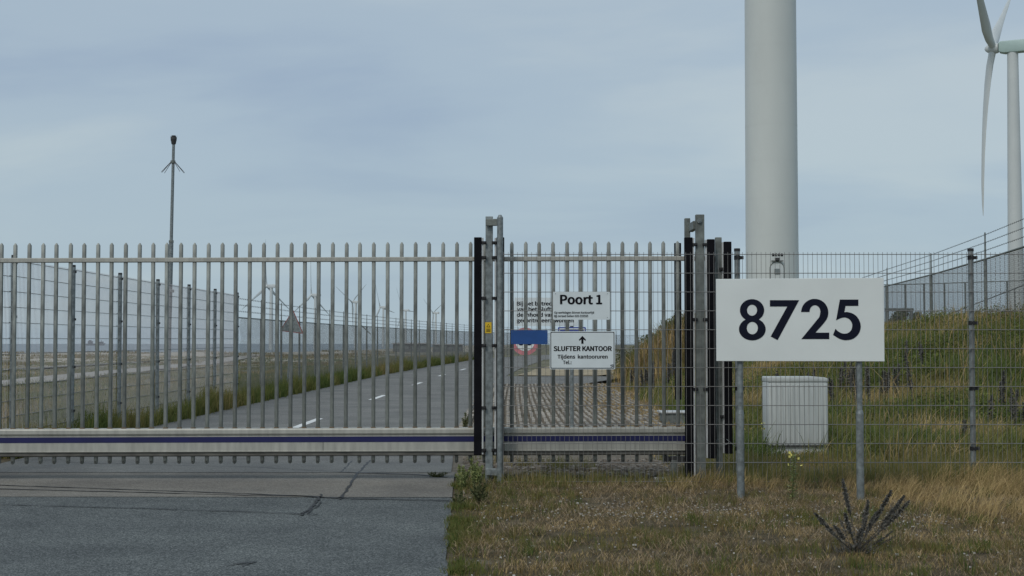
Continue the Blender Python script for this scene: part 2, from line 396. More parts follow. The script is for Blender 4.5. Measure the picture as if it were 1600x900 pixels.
# edge of asphalt against the verge, slightly ragged
ex = lambda y: -.40-.02*(y-9)*1.9+.05*math.sin(y*2.7)*.6+.03*math.sin(y*7.1)
eY = [y*.5 for y in range(-20, 34)]
eY = [y*.08 for y in range(-125, 207)]
er = [(-.40-.036*(max(y, 7)-9)+.05*(float(vn(y, 3, .5))-.5)+.018*(float(vn(y, 9, .16))-.5)-.01, y) for y in eY]
def sub_y(a, b): return [p for p in er if a <= p[1] <= b]
strip('road', [(-16, -10), (-16, 16.5)], er, ASPH, .0, 'blue grey chipped asphalt drive before the gate', .08, 4)
strip('road', [(-16, 14.02), (-16, 16.5)], [(-.58, 13.85), (-.62, 15.0), (-.66, 16.5)], ASPH2, .004, 'smoother brownish asphalt strip along the gate line', .5)
CL = [(-3.75, 16.4), (-3.75, 24), (-3.58, 34), (-3.3, 45), (-2.95, 60), (-2.4, 72), (-.4, 104), (4, 130), (14, 160), (34, 190), (70, 215)]
def offs(path, d):
    o = []
    for i, p in enumerate(path):
        a = path[max(0, i-1)]; b = path[min(len(path)-1, i+1)]
        t = Vector((b[0]-a[0], b[1]-a[1])).normalized(); o.append((p[0]+t.y*d, p[1]-t.x*d))
    return o
strip('road', offs(CL, -2.55), [(-.70, 16.4), (-.76, 18.5), (-.92, 22)]+offs(CL, 2.75)[2:], ASPH3, .008, 'pale grey service road running off beyond the gate')
strip('side_road', [(-.8, 48.0), (3, 48.2), (7, 48.6)], [(-.8, 59), (3, 58.5), (7, 58)], ASPH3, .004, 'grey side road crossing behind the paving')
strip('sand', [(.2, 59.5), (1.6, 75), (4.2, 96)], [(7, 58.5), (8.2, 75), (9, 96)], SANDY, .02, 'pale dry sandy ground beside the road bend')
# centre dashes (each painted dash by itself)
def along(path, s):
    p = np.array(path, float); c = np.r_[0, np.cumsum(np.linalg.norm(np.diff(p, axis=0), axis=1))]
    return np.array([np.interp(s, c, p[:, 0]), np.interp(s, c, p[:, 1])])
dlab = ['nearest white centre dash on the road behind the gate', 'second white centre dash from the gate', 'third white centre dash from the gate',
        'fourth white centre dash, small with distance', 'fifth white centre dash near the black edge', 'sixth white centre dash at the road bend', 'farthest white centre dash round the bend']
for k in range(7):
    s0 = 8.0+k*11.3
    a, b = along(CL, s0), along(CL, s0+3)
    t = (b-a)/np.linalg.norm(b-a); nrm = np.array([t[1], -t[0]])*.07
    V = [(*(q+sg*nrm), float(H(*q))+.013) for q, sg in ((a, -1), (a, 1), (b, 1), (b, -1))]
    tag(MB().add(V, [(0, 1, 2, 3)]).obj('road_marking', LINE), dlab[k], None, None, 'structure')

# tar joints on the drive
def seal(pts, wd):
    mb = MB(); P = [at(x, y, 1) for x, y in pts]; G = []
    for p in P:
        d = p - Vector((0, 0, CAM_H)); t = -CAM_H/d.z; G.append(Vector((0, 0, CAM_H))+d*t)
    Q = []
    for a, b in zip(G[:-1], G[1:]):
        n = max(2, int((b-a).length/.12))
        Q += [a.lerp(b, i/n) for i in range(n)]
    Q.append(G[-1]); V = []
    for i, p in enumerate(Q):
        t = (Q[min(i+1, len(Q)-1)]-Q[max(i-1, 0)]).normalized(); n = Vector((-t.y, t.x, 0))
        j = n*random.uniform(-.012, .012); wv = wd*random.uniform(.45, 1.2)/2
        z = float(H(p.x, p.y))+.009
        for sg in (-1, 1): q = p+j+n*sg*wv; V.append((q.x, q.y, z))
    mb.add(V, [(2*i, 2*i+1, 2*i+3, 2*i+2) for i in range(len(Q)-1)])
    return mb
joints = [([(-40, 757), (0, 759), (400, 773), (540, 779.5), (706, 783)], .05), ([(-40, 763.5), (0, 765), (400, 775), (503, 776.5)], .05), ([(0, 789), (250, 796), (400, 801), (497, 805)], .032),
          ([(470, 806), (488, 793), (503, 773)], .03), ([(480, 803), (496, 791), (500, 785)], .018), ([(531, 781), (559, 741), (579, 721)], .032), ([(532, 740), (550, 722)], .02),
          ([(105, 725), (400, 732), (532, 739)], .03), ([(532, 739), (585, 741), (647, 742.5), (700, 747)], .07), ([(345, 885), (392, 880)], .02), ([(362, 884), (388, 879)], .018), ([(380, 886), (398, 878)], .02), ([(0, 716.5), (738, 715.5)], .03)]
for pts, wd in joints:
    tag(seal(pts, wd).obj('tar_joint', TAR), 'thin dark tar joint across the asphalt', None, 'tar joints on the drive', 'structure')

# grass-concrete paving inside the gate: ribs of concrete with earth between
strip('packed_earth', [(-1.05, 16.0), (-1.0, 30), (-.85, 48)], [(5.2, 16.0), (3.2, 30), (3.6, 48)], EARTH, -.004, 'gritty earth between and beside the paving ribs')
pv = MB(); 
for i in range(34):
    x0 = -.92+i*.118
    y = 19.2+random.uniform(0, .3)
    while y < 47.6:
        ln = .58; keep = 1-.5*max(0, (x0-1.4)/2)-.2*(float(vn(x0, y, 1.6, 2)) > .68)
        if random.random() < keep:
            xc = x0+.0009*(y-34)**2*.35; z = float(H(xc, y))
            pv.box((xc+random.uniform(-.006, .006), y+ln/2, z+.012+random.uniform(-.008, .008)), (.060, ln-.014, .04), random.uniform(-.01, .01))
        y += .6
PAVE = mat('pale_paving_concrete', (.30, .265, .215), .9, 0, .4, 2.2, 8, .3, 40)
tag(pv.obj('grass_paving', PAVE), 'pale concrete ribs of grass paving inside the gate', 'paving', None, 'stuff')

# tracks in the dune field
TRACK = mat('pale_track_gravel', (.34, .32, .28), .95, 0, .2, 1, 6, .2, 8)
strip('track', [(-19, 20), (-19.6, 54), (-22.6, 92), (-24, 130)], [(-16.6, 20), (-17.4, 54), (-20.4, 92), (-22.4, 130)], TRACK, .05, 'pale gravel track through the dune field', 3)
strip('track', [(-28, 40), (-28.6, 75), (-27.5, 105)], [(-26.6, 40), (-27.1, 75), (-26.4, 105)], TRACK, .05, 'second pale track nearer the dunes', 3)

# ------------------------------------------------------------------ sliding gate
GYp = 15.6
def gz(y): return at(800, y, GYp).z
gate = thing('sliding_gate', (-2.2, GYp, 0), 'long galvanised sliding gate with pointed pales and navy striped beam', 'gate')
TILT = 2.2/740
pr = .021
def pale_mesh():
    mb = MB(); zt, zb = 2.612, .190
    n = 10; prof = [(pr*math.copysign(abs(math.cos(t))**.6, math.cos(t)), pr*math.copysign(abs(math.sin(t))**.6, math.sin(t))) for t in [2*math.pi*(i+.5)/n for i in range(n)]]
    rings = [(zb, .45), (zb+.014, 1), (zt-.03, 1), (zt-.004, .28)]
    V = [(a*k, b*k, z) for z, k in rings for a, b in prof]
    Fc = [(r*n+i, r*n+(i+1) % n, (r+1)*n+(i+1) % n, (r+1)*n+i) for r in range(3) for i in range(n)] + [tuple(range(n))[::-1], tuple(range(3*n, 4*n))]
    return mb.add(V, Fc).mesh('pale', smooth=True)
pm = pale_mesh(); pm.materials.append(PALE)
bolt = MB().cyl((0, -.024, .215), (0, -.019, .215), .008, .008, 8).mesh('bolt'); bolt.materials.append(DARK)
weld = MB().box((0, 0, .579), (.050, .050, .010)).mesh('weld_bead', bevel=.003); weld.materials.append(RUST)
PX = [-.456+k*.1515 for k in range(-40, 16)]
for x in PX:
    o = link('pale', pm, None, gate); o.location = (x+2.2, 0, TILT*(x+.4)+random.uniform(-.002, .002))
    o.rotation_euler = (random.uniform(-.0015, .0015), random.uniform(-.0015, .0015), 0)
    b = link('bolt', bolt, None, o); wb_ = link('weld_bead', weld, None, o)
X0, X1 = -6.6, 2.24
def bar_profile(name, prof, m, parent=gate, x0=X0, x1=X1, bev=0):
    """prof: (y offset, z) polygon extruded along the gate"""
    mb = MB(); V = []
    for x in (x0, x1): V += [(x, GYp+a, z+TILT*(x+.4)) for a, z in prof]
    n = len(prof)
    mb.add(V, [tuple(range(n)), tuple(range(n, 2*n))[::-1]]+[(i, n+i, n+(i+1) % n, (i+1) % n) for i in range(n)])
    return mb.obj(name, m, parent, bev)
bar_profile('top_rail', [(-.030, 2.400), (-.030, 2.436), (-.024, 2.443), (.03, 2.443), (.03, 2.393), (-.024, 2.393)], ALU)
beam = bar_profile('beam', [(-.060, .575), (.060, .575), (.060, .320), (-.060, .3195), (-.068, .322), (-.068, .330), (-.060, .334), (-.060, .486), (-.052, .490), (-.052, .502), (-.066, .508), (-.074, .520), (-.074, .558), (-.068, .570)], ALU)
MB().box((0, 0, 0), (.001, .001, .001))
bar_profile('stripe', [(-.0635, .424), (-.0635, .484), (-.0601, .484), (-.0601, .424)], NAVY, beam)
bar_profile('underside_channel', [(-.050, .3185), (.052, .3185), (.052, .272), (-.040, .272), (-.050, .282)], GRIME_SHADE, beam)  # overhang shade of the beam is put into this darker colour
xj = at(506, 690, GYp).x
MB().box((xj, GYp-.0612, .405), (.004, .004, .15)).obj('joint', DARK, beam)
MB().box((X0, GYp, 1.4), (.06, .07, 2.4)).obj('end_post', GALV, gate, .005)
MB().box((X1, GYp, 1.35), (.05, .06, 2.15)).obj('end_post', GALV, gate, .005)

# gate portals with black safety edges
def edge_profile(parent, xc, wd, Y, z0, z1, side, clips=(), off=0.0):
    e = MB().box((xc, Y, (z0+z1)/2), (wd, .05, z1-z0)).obj('safety_edge', BLACK, parent, .006)
    xb = xc+side*(wd/2+.011)
    MB().box((xb, Y+.006, (z0+z1)/2), (.018, .040, z1-z0-.01)).obj('backing_strip', ALU_L, e, .002)
    for z in clips:
        c = MB(); c.box((xb+side*.014, Y-.018, z), (.05, .02, .035)); c.cyl((xb+side*.02, Y-.04, z), (xb+side*.02, Y-.02, z), .012, .012, 8)
        c.obj('clip', BLACKP, e, .003)
p1 = thing('gate_portal', (-.2, 15.4, 0), 'paired galvanised guide posts with yellow sticker beside the drive', 'gate post')
Yp = 15.40
MB().box((-.247, Yp, 1.42), (.080, .06, 2.90)).obj('leg', GALV, p1, .006)
rl = MB(); rl.cyl((-.128, 15.26, -.02), (-.128, 15.26, 2.845), .033, .033, 14); rl.cyl((-.128, 15.26, 2.845), (-.128, 15.26, 2.875), .033, .015, 14)
rl.obj('leg', GALV, p1, 0, True)
for z in (2.80, .115): MB().box((-.195, 15.335, z), (.17, .07, .072), R(-14)).obj('link_bar', GALV_D if z > 1 else GALV, p1, .004)
cl = (2.58, 2.42, 1.98, 1.47, .80, .345)
edge_profile(p1, -.369, .083, 15.36, .295, 2.64, 1, cl)
edge_profile(p1, -.126, .086, 15.37, .295, 2.64, -1, cl)
st = MB().box((at(763, 512, 15.36).x, 15.367, at(763, 512, 15.36).z), (.068, .004, .118)).obj('warning_sticker', YEL, p1)
sz = at(763, 512, 15.36)
MB().prism([(-.022, .005), (.022, .005), (0, .042)], (sz.x, 15.3645, sz.z), Vector((1, 0, 0)), Vector((0, 0, 1)), Vector((0, -1, 0)), .001).obj('triangle', INK2, st)
MB().prism([(-.013, .011), (.013, .011), (0, .033)], (sz.x, 15.3633, sz.z), Vector((1, 0, 0)), Vector((0, 0, 1)), Vector((0, -1, 0)), .001).obj('triangle', YEL, st)
for zz in (-.015, -.028, -.041): MB().box((sz.x, 15.3638, sz.z+zz), (.045, .001, .006)).obj('print_line', INK2, st)

s15 = F/15.4
def X15(x): return (x-800)/s15
p2 = thing('gate_portal', (X15(1093), 15.4, 0), 'tall weathered guide post with bolt and black edges right of gate', 'gate post')
lg = MB().box((X15(1094), 15.40, 1.40), (.094, .07, 2.98)).obj('leg', GALV_D, p2, .006)
bt = at(1093, 345, 15.35); MB().cyl((bt.x, 15.345, bt.z), (bt.x, 15.365, bt.z), .026, .026, 12).cyl((bt.x, 15.335, bt.z), (bt.x, 15.345, bt.z), .014, .014, 6).obj('bolt', GALV, lg)
MB().box((X15(1082.5), 15.85, 1.42), (.062, .06, 2.94)).obj('leg', GALV_D, p2, .006)
MB().box((X15(1088), 15.64, 2.78), (.055, .42, .09)).obj('link_bar', GALV_D, p2, .004)
edge_profile(p2, X15(1075.5), .088, 15.37, .06, 2.64, 1, (2.56, 1.75, 1.0))
MB().box((X15(1066), 15.80, 1.74), (.075, .05, 1.74)).obj('safety_edge', BLACK, p2, .006)
edge_profile(p2, X15(1110.5), .082, 15.37, .255, 2.62, -1, (2.56, 1.75, 1.0))
p3 = thing('gate_post', (X15(1125), 15.5, 0), 'shorter galvanised gate post with one black edge and wire loop', 'gate post')
MB().box((X15(1125), 15.5, 1.28), (.068, .06, 2.74)).obj('leg', GALV_D, p3, .005)
edge_profile(p3, X15(1138.5), .084, 15.46, .30, 2.60, -1, (2.3, 1.5, .7))
lp = [Vector((X15(1124)+.07*math.cos(t)+.03, 15.43, .43+.035*math.sin(t))) for t in [i*.4 for i in range(3, 19)]]+[Vector((X15(1124)+.17, 15.42, .38))]
MB().path(lp, .003).obj('wire_loop', GALV, p3)
# roller carriage under the tail of the gate
rc = thing('roller_carriage', (X15(1062), 15.62, 0), 'dark roller carriage on a stub pillar under the gate beam', 'gate roller')
MB().box((X15(1064), 15.62, .225), (.20, .10, .07)).obj('carriage', DARK, rc, .006)
MB().box((X15(1055), 15.60, .09), (.062, .09, .26)).obj('pillar', GALV_D, rc, .005)
MB().box((X15(1078), 15.60, .10), (.07, .09, .24)).obj('pillar', DARK, rc, .005)
for xx in (1044, 1076): MB().cyl((X15(xx), 15.56, .235), (X15(xx), 15.66, .235), .035, .035, 14).obj('roller', BLACKP, rc, 0, True)
MB().box((X15(1062), 15.62, -.01), (.5, .3, .06)).obj('footing', CONC, rc, .01)

# ------------------------------------------------------------------ welded mesh fences
WIRE_L = mat('bright_fence_wire', (.50, .475, .485), .5, .1, .12, 6)
def wire_panel_meshes(width, rv_=.0027, wm=None):
    P0 = []; P1 = []
    for i in range(int(round(width/.05))+1):
        x = min(i*.05, width); P0.append((x, 0, .0)); P1.append((x, 0, 2.43+.028))
    V, l, s, t = prisms(P0, P1, rv_, 4)
    vm = raw_mesh('vertical_wires', V, l, s, t, True); vm.materials.append(wm or WIRE)
    V, l, s, t = prisms([(0, -.0065, 0), (0, .0065, 0)], [(width, -.0065, 0), (width, .0065, 0)], .0036, 6)
    hm = raw_mesh('horizontal_wire', V, l, s, t, True); hm.materials.append(WIRE)
    return vm, hm
def post_mesh(h, r=.03, name='post'):
    m = MB().cyl((0, 0, -.1), (0, 0, h), r, r, 14).mesh(name, smooth=True); m.materials.append(GALV); return m
cap_m = MB().cyl((0, 0, 0), (0, 0, .03), .034, .032, 12).mesh('post_cap'); cap_m.materials.append(BLACKP)
clm = MB(); clm.cyl((0, 0, -.022), (0, 0, .022), .034, .034, 12); clm.box((.04, -.012, 0), (.05, .03, .034)); clm.box((-.0, -.036, 0), (.03, .02, .03))
clamp_m = clm.mesh('clamp', bevel=0); clamp_m.materials.append(BLACKP)
def mesh_fence(root, p0, direction, n, width, z0s, first_post=True, last_post=True, clips=(2.40, 1.7, 1.0, .36), post_r=.03, rv_=.0027, wm=None, side=1):
    """n panels from p0 along unit direction"""
    vm, hm = wire_panel_meshes(width, rv_, wm); ang = math.atan2(direction[1], direction[0])
    pm_ = post_mesh(2.47, post_r)
    for k in range(n+1):
        p = Vector((p0[0]+direction[0]*width*k, p0[1]+direction[1]*width*k, z0s[min(k, n)]))
        if (k > 0 or first_post) and (k < n or last_post):
            nrm = Vector((-direction[1], direction[0], 0))*side
            q = p+nrm*(post_r+.012)
            o = link('post', pm_, None, root); o.location = q-root.location
            c = link('post_cap', cap_m, None, o); c.location = (0, 0, 2.47)
            for z in clips:
                c = link('clamp', clamp_m, None, o); c.location = (0, 0, z); c.rotation_euler = (0, 0, ang)
        if k < n:
            o = link('wire_panel', vm, None, root); o.location = p-root.location; o.rotation_euler = (0, 0, ang)
            o['kind'] = 'stuff'
            for r_ in range(13):
                h_ = link('horizontal_wire', hm, None, o); h_.location = (0, 0, .012+r_*.2018)
ff = thing('mesh_fence', (-.09, 15.2, 0), 'galvanised welded mesh fence with double wires in front of the gate tail', 'fence')
mesh_fence(ff, (-.09, 15.2), (1, 0), 3, 2.507, [.012]*4, first_post=False)
lf = thing('mesh_fence', (-6.45, 15.9, 0), 'tall welded mesh fence receding on the left behind the gate', 'fence')
mesh_fence(lf, (-6.50, 15.9), (0, 1), 7, 2.5, [.13+.0035*2.5*k for k in range(8)], post_r=.034, rv_=.0031, wm=WIRE_L, side=-1)

# ------------------------------------------------------------------ chain link fences with barbed wire
DARKWIRE = mat('dark_chain_wire', (.10, .105, .10), .6, .3, .2, 6)
def resample(path, step):
    p = np.array(path, float); c = np.r_[0, np.cumsum(np.linalg.norm(np.diff(p, axis=0), axis=1))]
    s = np.arange(0, c[-1], step); return np.c_[np.interp(s, c, p[:, 0]), np.interp(s, c, p[:, 1])], c[-1]
def chainlink(root, path, zf, height, pitch, post_step, barbs, post_r, wire_r, posts=None, ext=.55, barb_r=.003):
    p = np.array(path, float); c = np.r_[0, np.cumsum(np.linalg.norm(np.diff(p, axis=0), axis=1))]; Ln = c[-1]
    def pos(u, z):
        u = np.clip(u, 0, Ln); x = np.interp(u, c, p[:, 0]); y = np.interp(u, c, p[:, 1])
        return np.stack([x, y, zf(x, y)+z], -1)
    P0 = []; P1 = []; ks = np.arange(-height, Ln+height, pitch); nseg = 4
    for sg in (1, -1):
        for k in range(nseg):
            za, zb = .05+(height-.05)*k/nseg, .05+(height-.05)*(k+1)/nseg
            ua, ub = ks+sg*za, ks+sg*zb
            ok = (np.minimum(ua, ub) > 0) & (np.maximum(ua, ub) < Ln)
            P0.append(pos(ua[ok], za)); P1.append(pos(ub[ok], zb))
    o = tubes_obj('chain_link', np.concatenate(P0), np.concatenate(P1), wire_r, DARKWIRE if wire_r > .0018 else WIRE, root, 3); o['kind'] = 'stuff'
    us = np.arange(0, Ln, 1.5); us = np.r_[us, Ln]
    pp = pos(us, height); tubes_obj('top_rail', pp[:-1], pp[1:], post_r*.55, GALV_D, root, 8)
    for j, z in enumerate(barbs):
        pp = pos(us, height+z); P0 = list(pp[:-1]); P1 = list(pp[1:])
        ub = np.arange(.1, Ln, .22); bb = pos(ub, height+z)
        off = np.array([.016, .0, .018]); off2 = np.array([.0, .016, -.018])
        V = tubes_obj('barbed_wire', P0+list(bb-off)+list(bb-off2), P1+list(bb+off)+list(bb+off2), barb_r, DARK, root, 3)
    us2 = np.arange(0, Ln, post_step) if posts is None else posts
    for u in us2:
        a = pos(np.array([u]), 0)[0]
        m = MB().cyl(a-np.array([0, 0, .4]), a+np.array([0, 0, height]), post_r, post_r, 8)
        m.cyl(a+np.array([0, 0, height]), a+np.array([0, 0, height+ext]), post_r*.6, post_r*.4, 6)
        m.obj('post', GALV_D, root, 0, True)
c1 = thing('chain_link_fence', (-6.45, 33.4, .2), 'chain link fence with three barbed wires curving along the road', 'fence')
chainlink(c1, [(-6.45, 33.4), (-6.42, 40), (-6.3, 48), (-5.95, 58), (-5.2, 74), (-3.9, 92), (-2.6, 106), (1.5, 132), (13, 170), (34, 200)], lambda x, y: H(x, y)+.12, 1.92, .055, 3.1, (.15, .30, .45), .03, .0016, ext=.5)
c2 = thing('chain_link_fence', (13.1, 44.4, 1.9), 'dark chain link fence with barbed wire on the grassy bank', 'fence')
def zr(x, y): return np.interp(np.asarray(y, float), [25, 31.7, 36, 44.4, 53.4, 70, 90], [1.78, 1.80, 1.79, 1.80, 1.82, 1.86, 1.9])
P2 = [(10.35, 25), (11.40, 31.7), (12.0, 36), (13.1, 44.4), (14.1, 53.4), (15.6, 66), (18.4, 88)]
cc = np.r_[0, np.cumsum(np.linalg.norm(np.diff(np.array(P2), axis=0), axis=1))]
chainlink(c2, P2, zr, 1.84, .095, 3, (.22, .42, .62), .045, .0027, posts=[.3, cc[2], cc[3], cc[4], cc[5]], ext=.68, barb_r=.0042)
c3 = thing('chain_link_fence', (22, 84, 2), 'thin distant chain link fence behind the bank fence', 'fence')
chainlink(c3, [(20.5, 82), (24, 82.5), (31, 81), (36, 80)], lambda x, y: np.interp(np.asarray(x, float), [20, 31, 36], [2.75, 3.05, 3.2]), 2.1, .16, 1.15, (), .05, .0024, ext=.02)
sr = thing('sloping_rail', (12, 40, 2), 'thin sloping steel rail behind the bank fence', 'handrail')
a, b = at(1604, 444, 38), at(1428, 512, 52)
m = MB().cyl(a, b, .015, .015, 8); m.obj('rail', GALV_D, sr)
for f in (.08, .55, .97):
    q = a.lerp(b, f); MB().cyl(q-Vector((0, 0, 1.0)), q, .02, .02, 6).obj('rail_post', GALV_D, sr)
mf = thing('metal_frame', at(1403, 500, 70), 'grey goalpost shaped metal frame on top of the bank', 'frame')
for px in (1386, 1424): q = at(px, 484, 70); MB().cyl(q-Vector((0, 0, 1.6)), q, .09, .09, 8).obj('upright', GALV_D, mf)
qa, qb = at(1383, 483.5, 70), at(1427, 483.5, 70); MB().box((qa+qb)/2, (qb.x-qa.x, .16, .12)).obj('crossbar', GALV_D, mf, .01)

# ------------------------------------------------------------------ lettering
_cap = {}
import os
try:
    FONT = bpy.data.fonts.load(os.path.join(bpy.utils.system_resource('DATAFILES', path='fonts'), 'Noto Sans CJK Regular.woff2'))
except Exception:
    FONT = None

def text_mesh(txt, off=0.0, spacing=1.0):
    cu = bpy.data.curves.new('lettering', 'FONT'); cu.body = txt; cu.size = 1; cu.offset = off; cu.extrude = 0; cu.space_character = spacing; cu.resolution_u = 4
    if FONT: cu.font = FONT
    o = bpy.data.objects.new('lettering', cu); COL.objects.link(o)
    bpy.context.view_layer.update()
    me = bpy.data.meshes.new_from_object(o.evaluated_get(bpy.context.evaluated_depsgraph_get()))
    bpy.data.objects.remove(o); bpy.data.curves.remove(cu)
    return me
def lettering(txt, x0, x1, ycap, ybase, Y, m, parent, off=0.0, spacing=1.0, name='lettering', xf=None):
    """fits the text into the pixel box, lies 2 mm before plane Y"""
    key = round(off, 4)
    if key not in _cap:
        hm = text_mesh('H', 0); z = [v.co.y for v in hm.vertices]; _cap[key] = (min(z)-off*.7, max(z)+off*.7)
    m0 = text_mesh(txt, 0, spacing); n0 = len(m0.vertices); c0_ = np.zeros(n0*3); m0.vertices.foreach_get('co', c0_); c0_ = c0_.reshape(-1, 3)
    # heavier weight: the outline laid over itself with small shifts, each a hair in front of the last
    sh_ = [(0, 0)] if off <= 0 else [(-off, 0), (off, 0), (0, off*.7), (0, -off*.7), (-off*.7, off*.5), (off*.7, off*.5), (-off*.7, -off*.5), (off*.7, -off*.5)]
    Fs = [tuple(p.vertices) for p in m0.polygons]
    co = np.concatenate([c0_+np.array([a_, b_, .0]) for a_, b_ in sh_]); dpt = np.repeat(np.arange(len(sh_))*.00012, n0); n = len(co)
    me = bpy.data.meshes.new('lettering'); me.from_pydata(co.tolist(), [], [tuple(i+k_*n0 for i in f) for k_ in range(len(sh_)) for f in Fs])
    a, b = at(x0, ybase, Y), at(x1, ycap, Y)
    sx = (b.x-a.x)/(co[:, 0].max()-co[:, 0].min()); c0, c1_ = _cap[key]; sz_ = (b.z-a.z)/(c1_-c0)
    P = np.c_[a.x+(co[:, 0]-co[:, 0].min())*sx, Y-.0022-dpt, a.z+(co[:, 1]-c0)*sz_]
    if xf: P = np.array([xf(p) for p in P])
    org = worg(parent)
    me.vertices.foreach_set('co', (P-np.array(org)).ravel()); me.update(); me.materials.clear(); me.materials.append(m)
    return link(name, me, None, parent)
def rrect(w_, h_, r, n=5):
    P = []
    for cx, cy, a0 in ((w_/2-r, h_/2-r, 0), (-w_/2+r, h_/2-r, 90), (-w_/2+r, -h_/2+r, 180), (w_/2-r, -h_/2+r, 270)):
        P += [(cx+r*math.cos(R(a0+90*i/n)), cy+r*math.sin(R(a0+90*i/n))) for i in range(n+1)]
    return P
EX, EZ, EN = Vector((1, 0, 0)), Vector((0, 0, 1)), Vector((0, -1, 0))
def plate(x0, x1, y0, y1, Y, m, root, name='panel', r=.012, t=.004, grow=0, dy=0):
    a, b = at(x0, y1, Y), at(x1, y0, Y); c = (a+b)/2
    return MB().prism(rrect(b.x-a.x+grow, b.z-a.z+grow, r), (c.x, Y+t-dy, c.z), EX, EZ, EN, t).obj(name, m, root)
YS = 15.175
sg1 = thing('gate_number_sign', at(908, 478, YS), 'small white rectangular sign reading Poort 1', 'sign')
plate(864, 953, 456, 499.5, YS, WHITE2, sg1)
lettering('Poort 1', 875, 941, 460.5, 475.5, YS, INK2, sg1, .016)
lettering('Op werkdagen binnen kantoortijd', 866, 928, 486.6, 490, YS, INK2, sg1, .008)
lettering('Bij onraad bellen 020-333555', 866, 919, 492, 495.4, YS, INK2, sg1, .008)
for px, py in ((868, 459), (949, 459), (868, 496), (949, 496)):
    q = at(px, py, YS); MB().cyl(q+EN*.001, q+EN*.004, .004, .004, 8).obj('screw', GALV, sg1)
sg2 = thing('office_sign', at(910, 547, YS), 'white sign with arrow reading SLUFTER KANTOOR framed in dark blue', 'sign')
plate(859, 961, 517.5, 577, YS, WHITE2, sg2)
plate(860.2, 959.8, 518.7, 575.8, YS, INK, sg2, 'border', .010, .001, 0, .001+.0005)
plate(861.3, 958.7, 519.8, 574.7, YS, WHITE2, sg2, 'face', .009, .001, 0, .0022)
YS2 = YS-.0012
lettering('SLUFTER KANTOOR', 865, 956, 540.8, 548.6, YS2, INK2, sg2, .018)
lettering('Tijdens  kantooruren', 871, 949.5, 554.3, 560.3, YS2, INK2, sg2, .014)
lettering('Tel.:', 879.5, 893, 563.4, 569, YS2, INK2, sg2, .012)
q = at(910, 531, YS2); k = F/YS2
MB().prism([(0, 6.2/k), (5.6/k, .2/k), (4.9/k, -1.6/k), (1.7/k, .6/k), (1.7/k, -6.2/k), (-1.7/k, -6.2/k), (-1.7/k, .6/k), (-4.9/k, -1.6/k), (-5.6/k, .2/k)], (q.x, YS2-.001, q.z), EX, EZ, EN, .0015).obj('arrow', INK2, sg2)
q = at(956, 570.5, YS2); MB().box((q.x, YS2-.0016, q.z), (.034, .001, .010), ry=R(-12)).box((q.x+.004, YS2-.0016, q.z-.016), (.034, .001, .008), ry=R(-25)).obj('emblem', INK, sg2)
sg3 = thing('blue_sign', at(827, 527, YS), 'plain dark blue panel on the mesh, left of the arrow sign', 'sign')
plate(798.2, 855.6, 516, 537.8, YS, BLUE, sg3, 'panel', .010)
for px, py in ((801, 518.6), (853, 518.6), (801, 535.2), (853, 535.2)):
    q = at(px, py, YS); MB().cyl(q+EN*.001, q+EN*.004, .004, .004, 8).obj('screw', GALV, sg3)

# signs standing inside the gate
ti = thing('information_panel', at(893, 660, 24), 'pale Dutch text panel on posts behind the gate pales', 'sign')
plate(804, 903, 465, 509.5, 24.0, WHITE2, ti, 'panel', .01)
for i, (tx, xa, xb) in enumerate((('Bij het betreden', 807.5, 873), ('van het Slufterterrein', 807.5, 898), ('de inhoud van uw', 807.5, 880), ('gecontroleerd worden', 807.5, 896))):
    lettering(tx, xa, xb, 471.3+i*8.75, 477.4+i*8.75, 24.0, INK2, ti, .014)
for px in (893.2, 800.3):
    q = at(px, 480, 24.05); MB().cyl((q.x, 24.05, -.05), (q.x, 24.05, q.z+.1), .031, .031, 12).obj('post', GALV, ti, 0, True)
bs = thing('blue_road_sign', at(893, 530, 23.9), 'small blue sign with white border peeking above the arrow sign', 'sign')
plate(871.8, 915.5, 511, 553, 23.93, BLUE2, bs, 'panel', .02)
plate(873.6, 913.7, 512.8, 551, 23.93, WHITE2, bs, 'border', .018, .001, 0, .0015)
plate(875.2, 912.1, 514.4, 549.4, 23.93, BLUE2, bs, 'face', .016, .001, 0, .0028)
q = at(894, 510.4, 23.97); MB().cyl(q-EZ*.03, q+EZ*.012, .016, .016, 10).obj('cap', DARK, bs)
rs = thing('round_road_sign', at(820.5, 620, 30), 'round red and white no overtaking sign behind the blue panel', 'road sign')
c = at(820.5, 533.5, 30); kk = F/30
disc = lambda r, dy, m, nm, par: MB().cyl((c.x, 30-dy, c.z), (c.x, 30-dy-.003, c.z), r, r, 40).obj(nm, m, par)
dd = disc(21.5/kk, -.004, RED, 'ring', rs); disc(15/kk, .0002, WHITE, 'face', dd)
for sx, m in ((-1, INK2), (1, INK2)):
    cx = c.x+sx*.087
    cm = MB(); cm.prism([(-.062, -.035), (-.066, .015), (-.045, .02), (-.034, .055), (.034, .055), (.045, .02), (.066, .015), (.062, -.035)], (cx, 29.996, c.z-.01), EX, EZ, EN, .002)
    cm.prism([(.055*math.cos(t), .045*math.sin(t)) for t in [math.pi+math.pi*i/10 for i in range(11)]], (cx, 29.9955, c.z-.04), EX, EZ, EN, .002)
    cm.obj('car_symbol', m, rs)
MB().cyl((c.x, 30.04, -.05), (c.x, 30.04, c.z+.3), .03, .03, 12).obj('post', GALV, rs, 0, True)

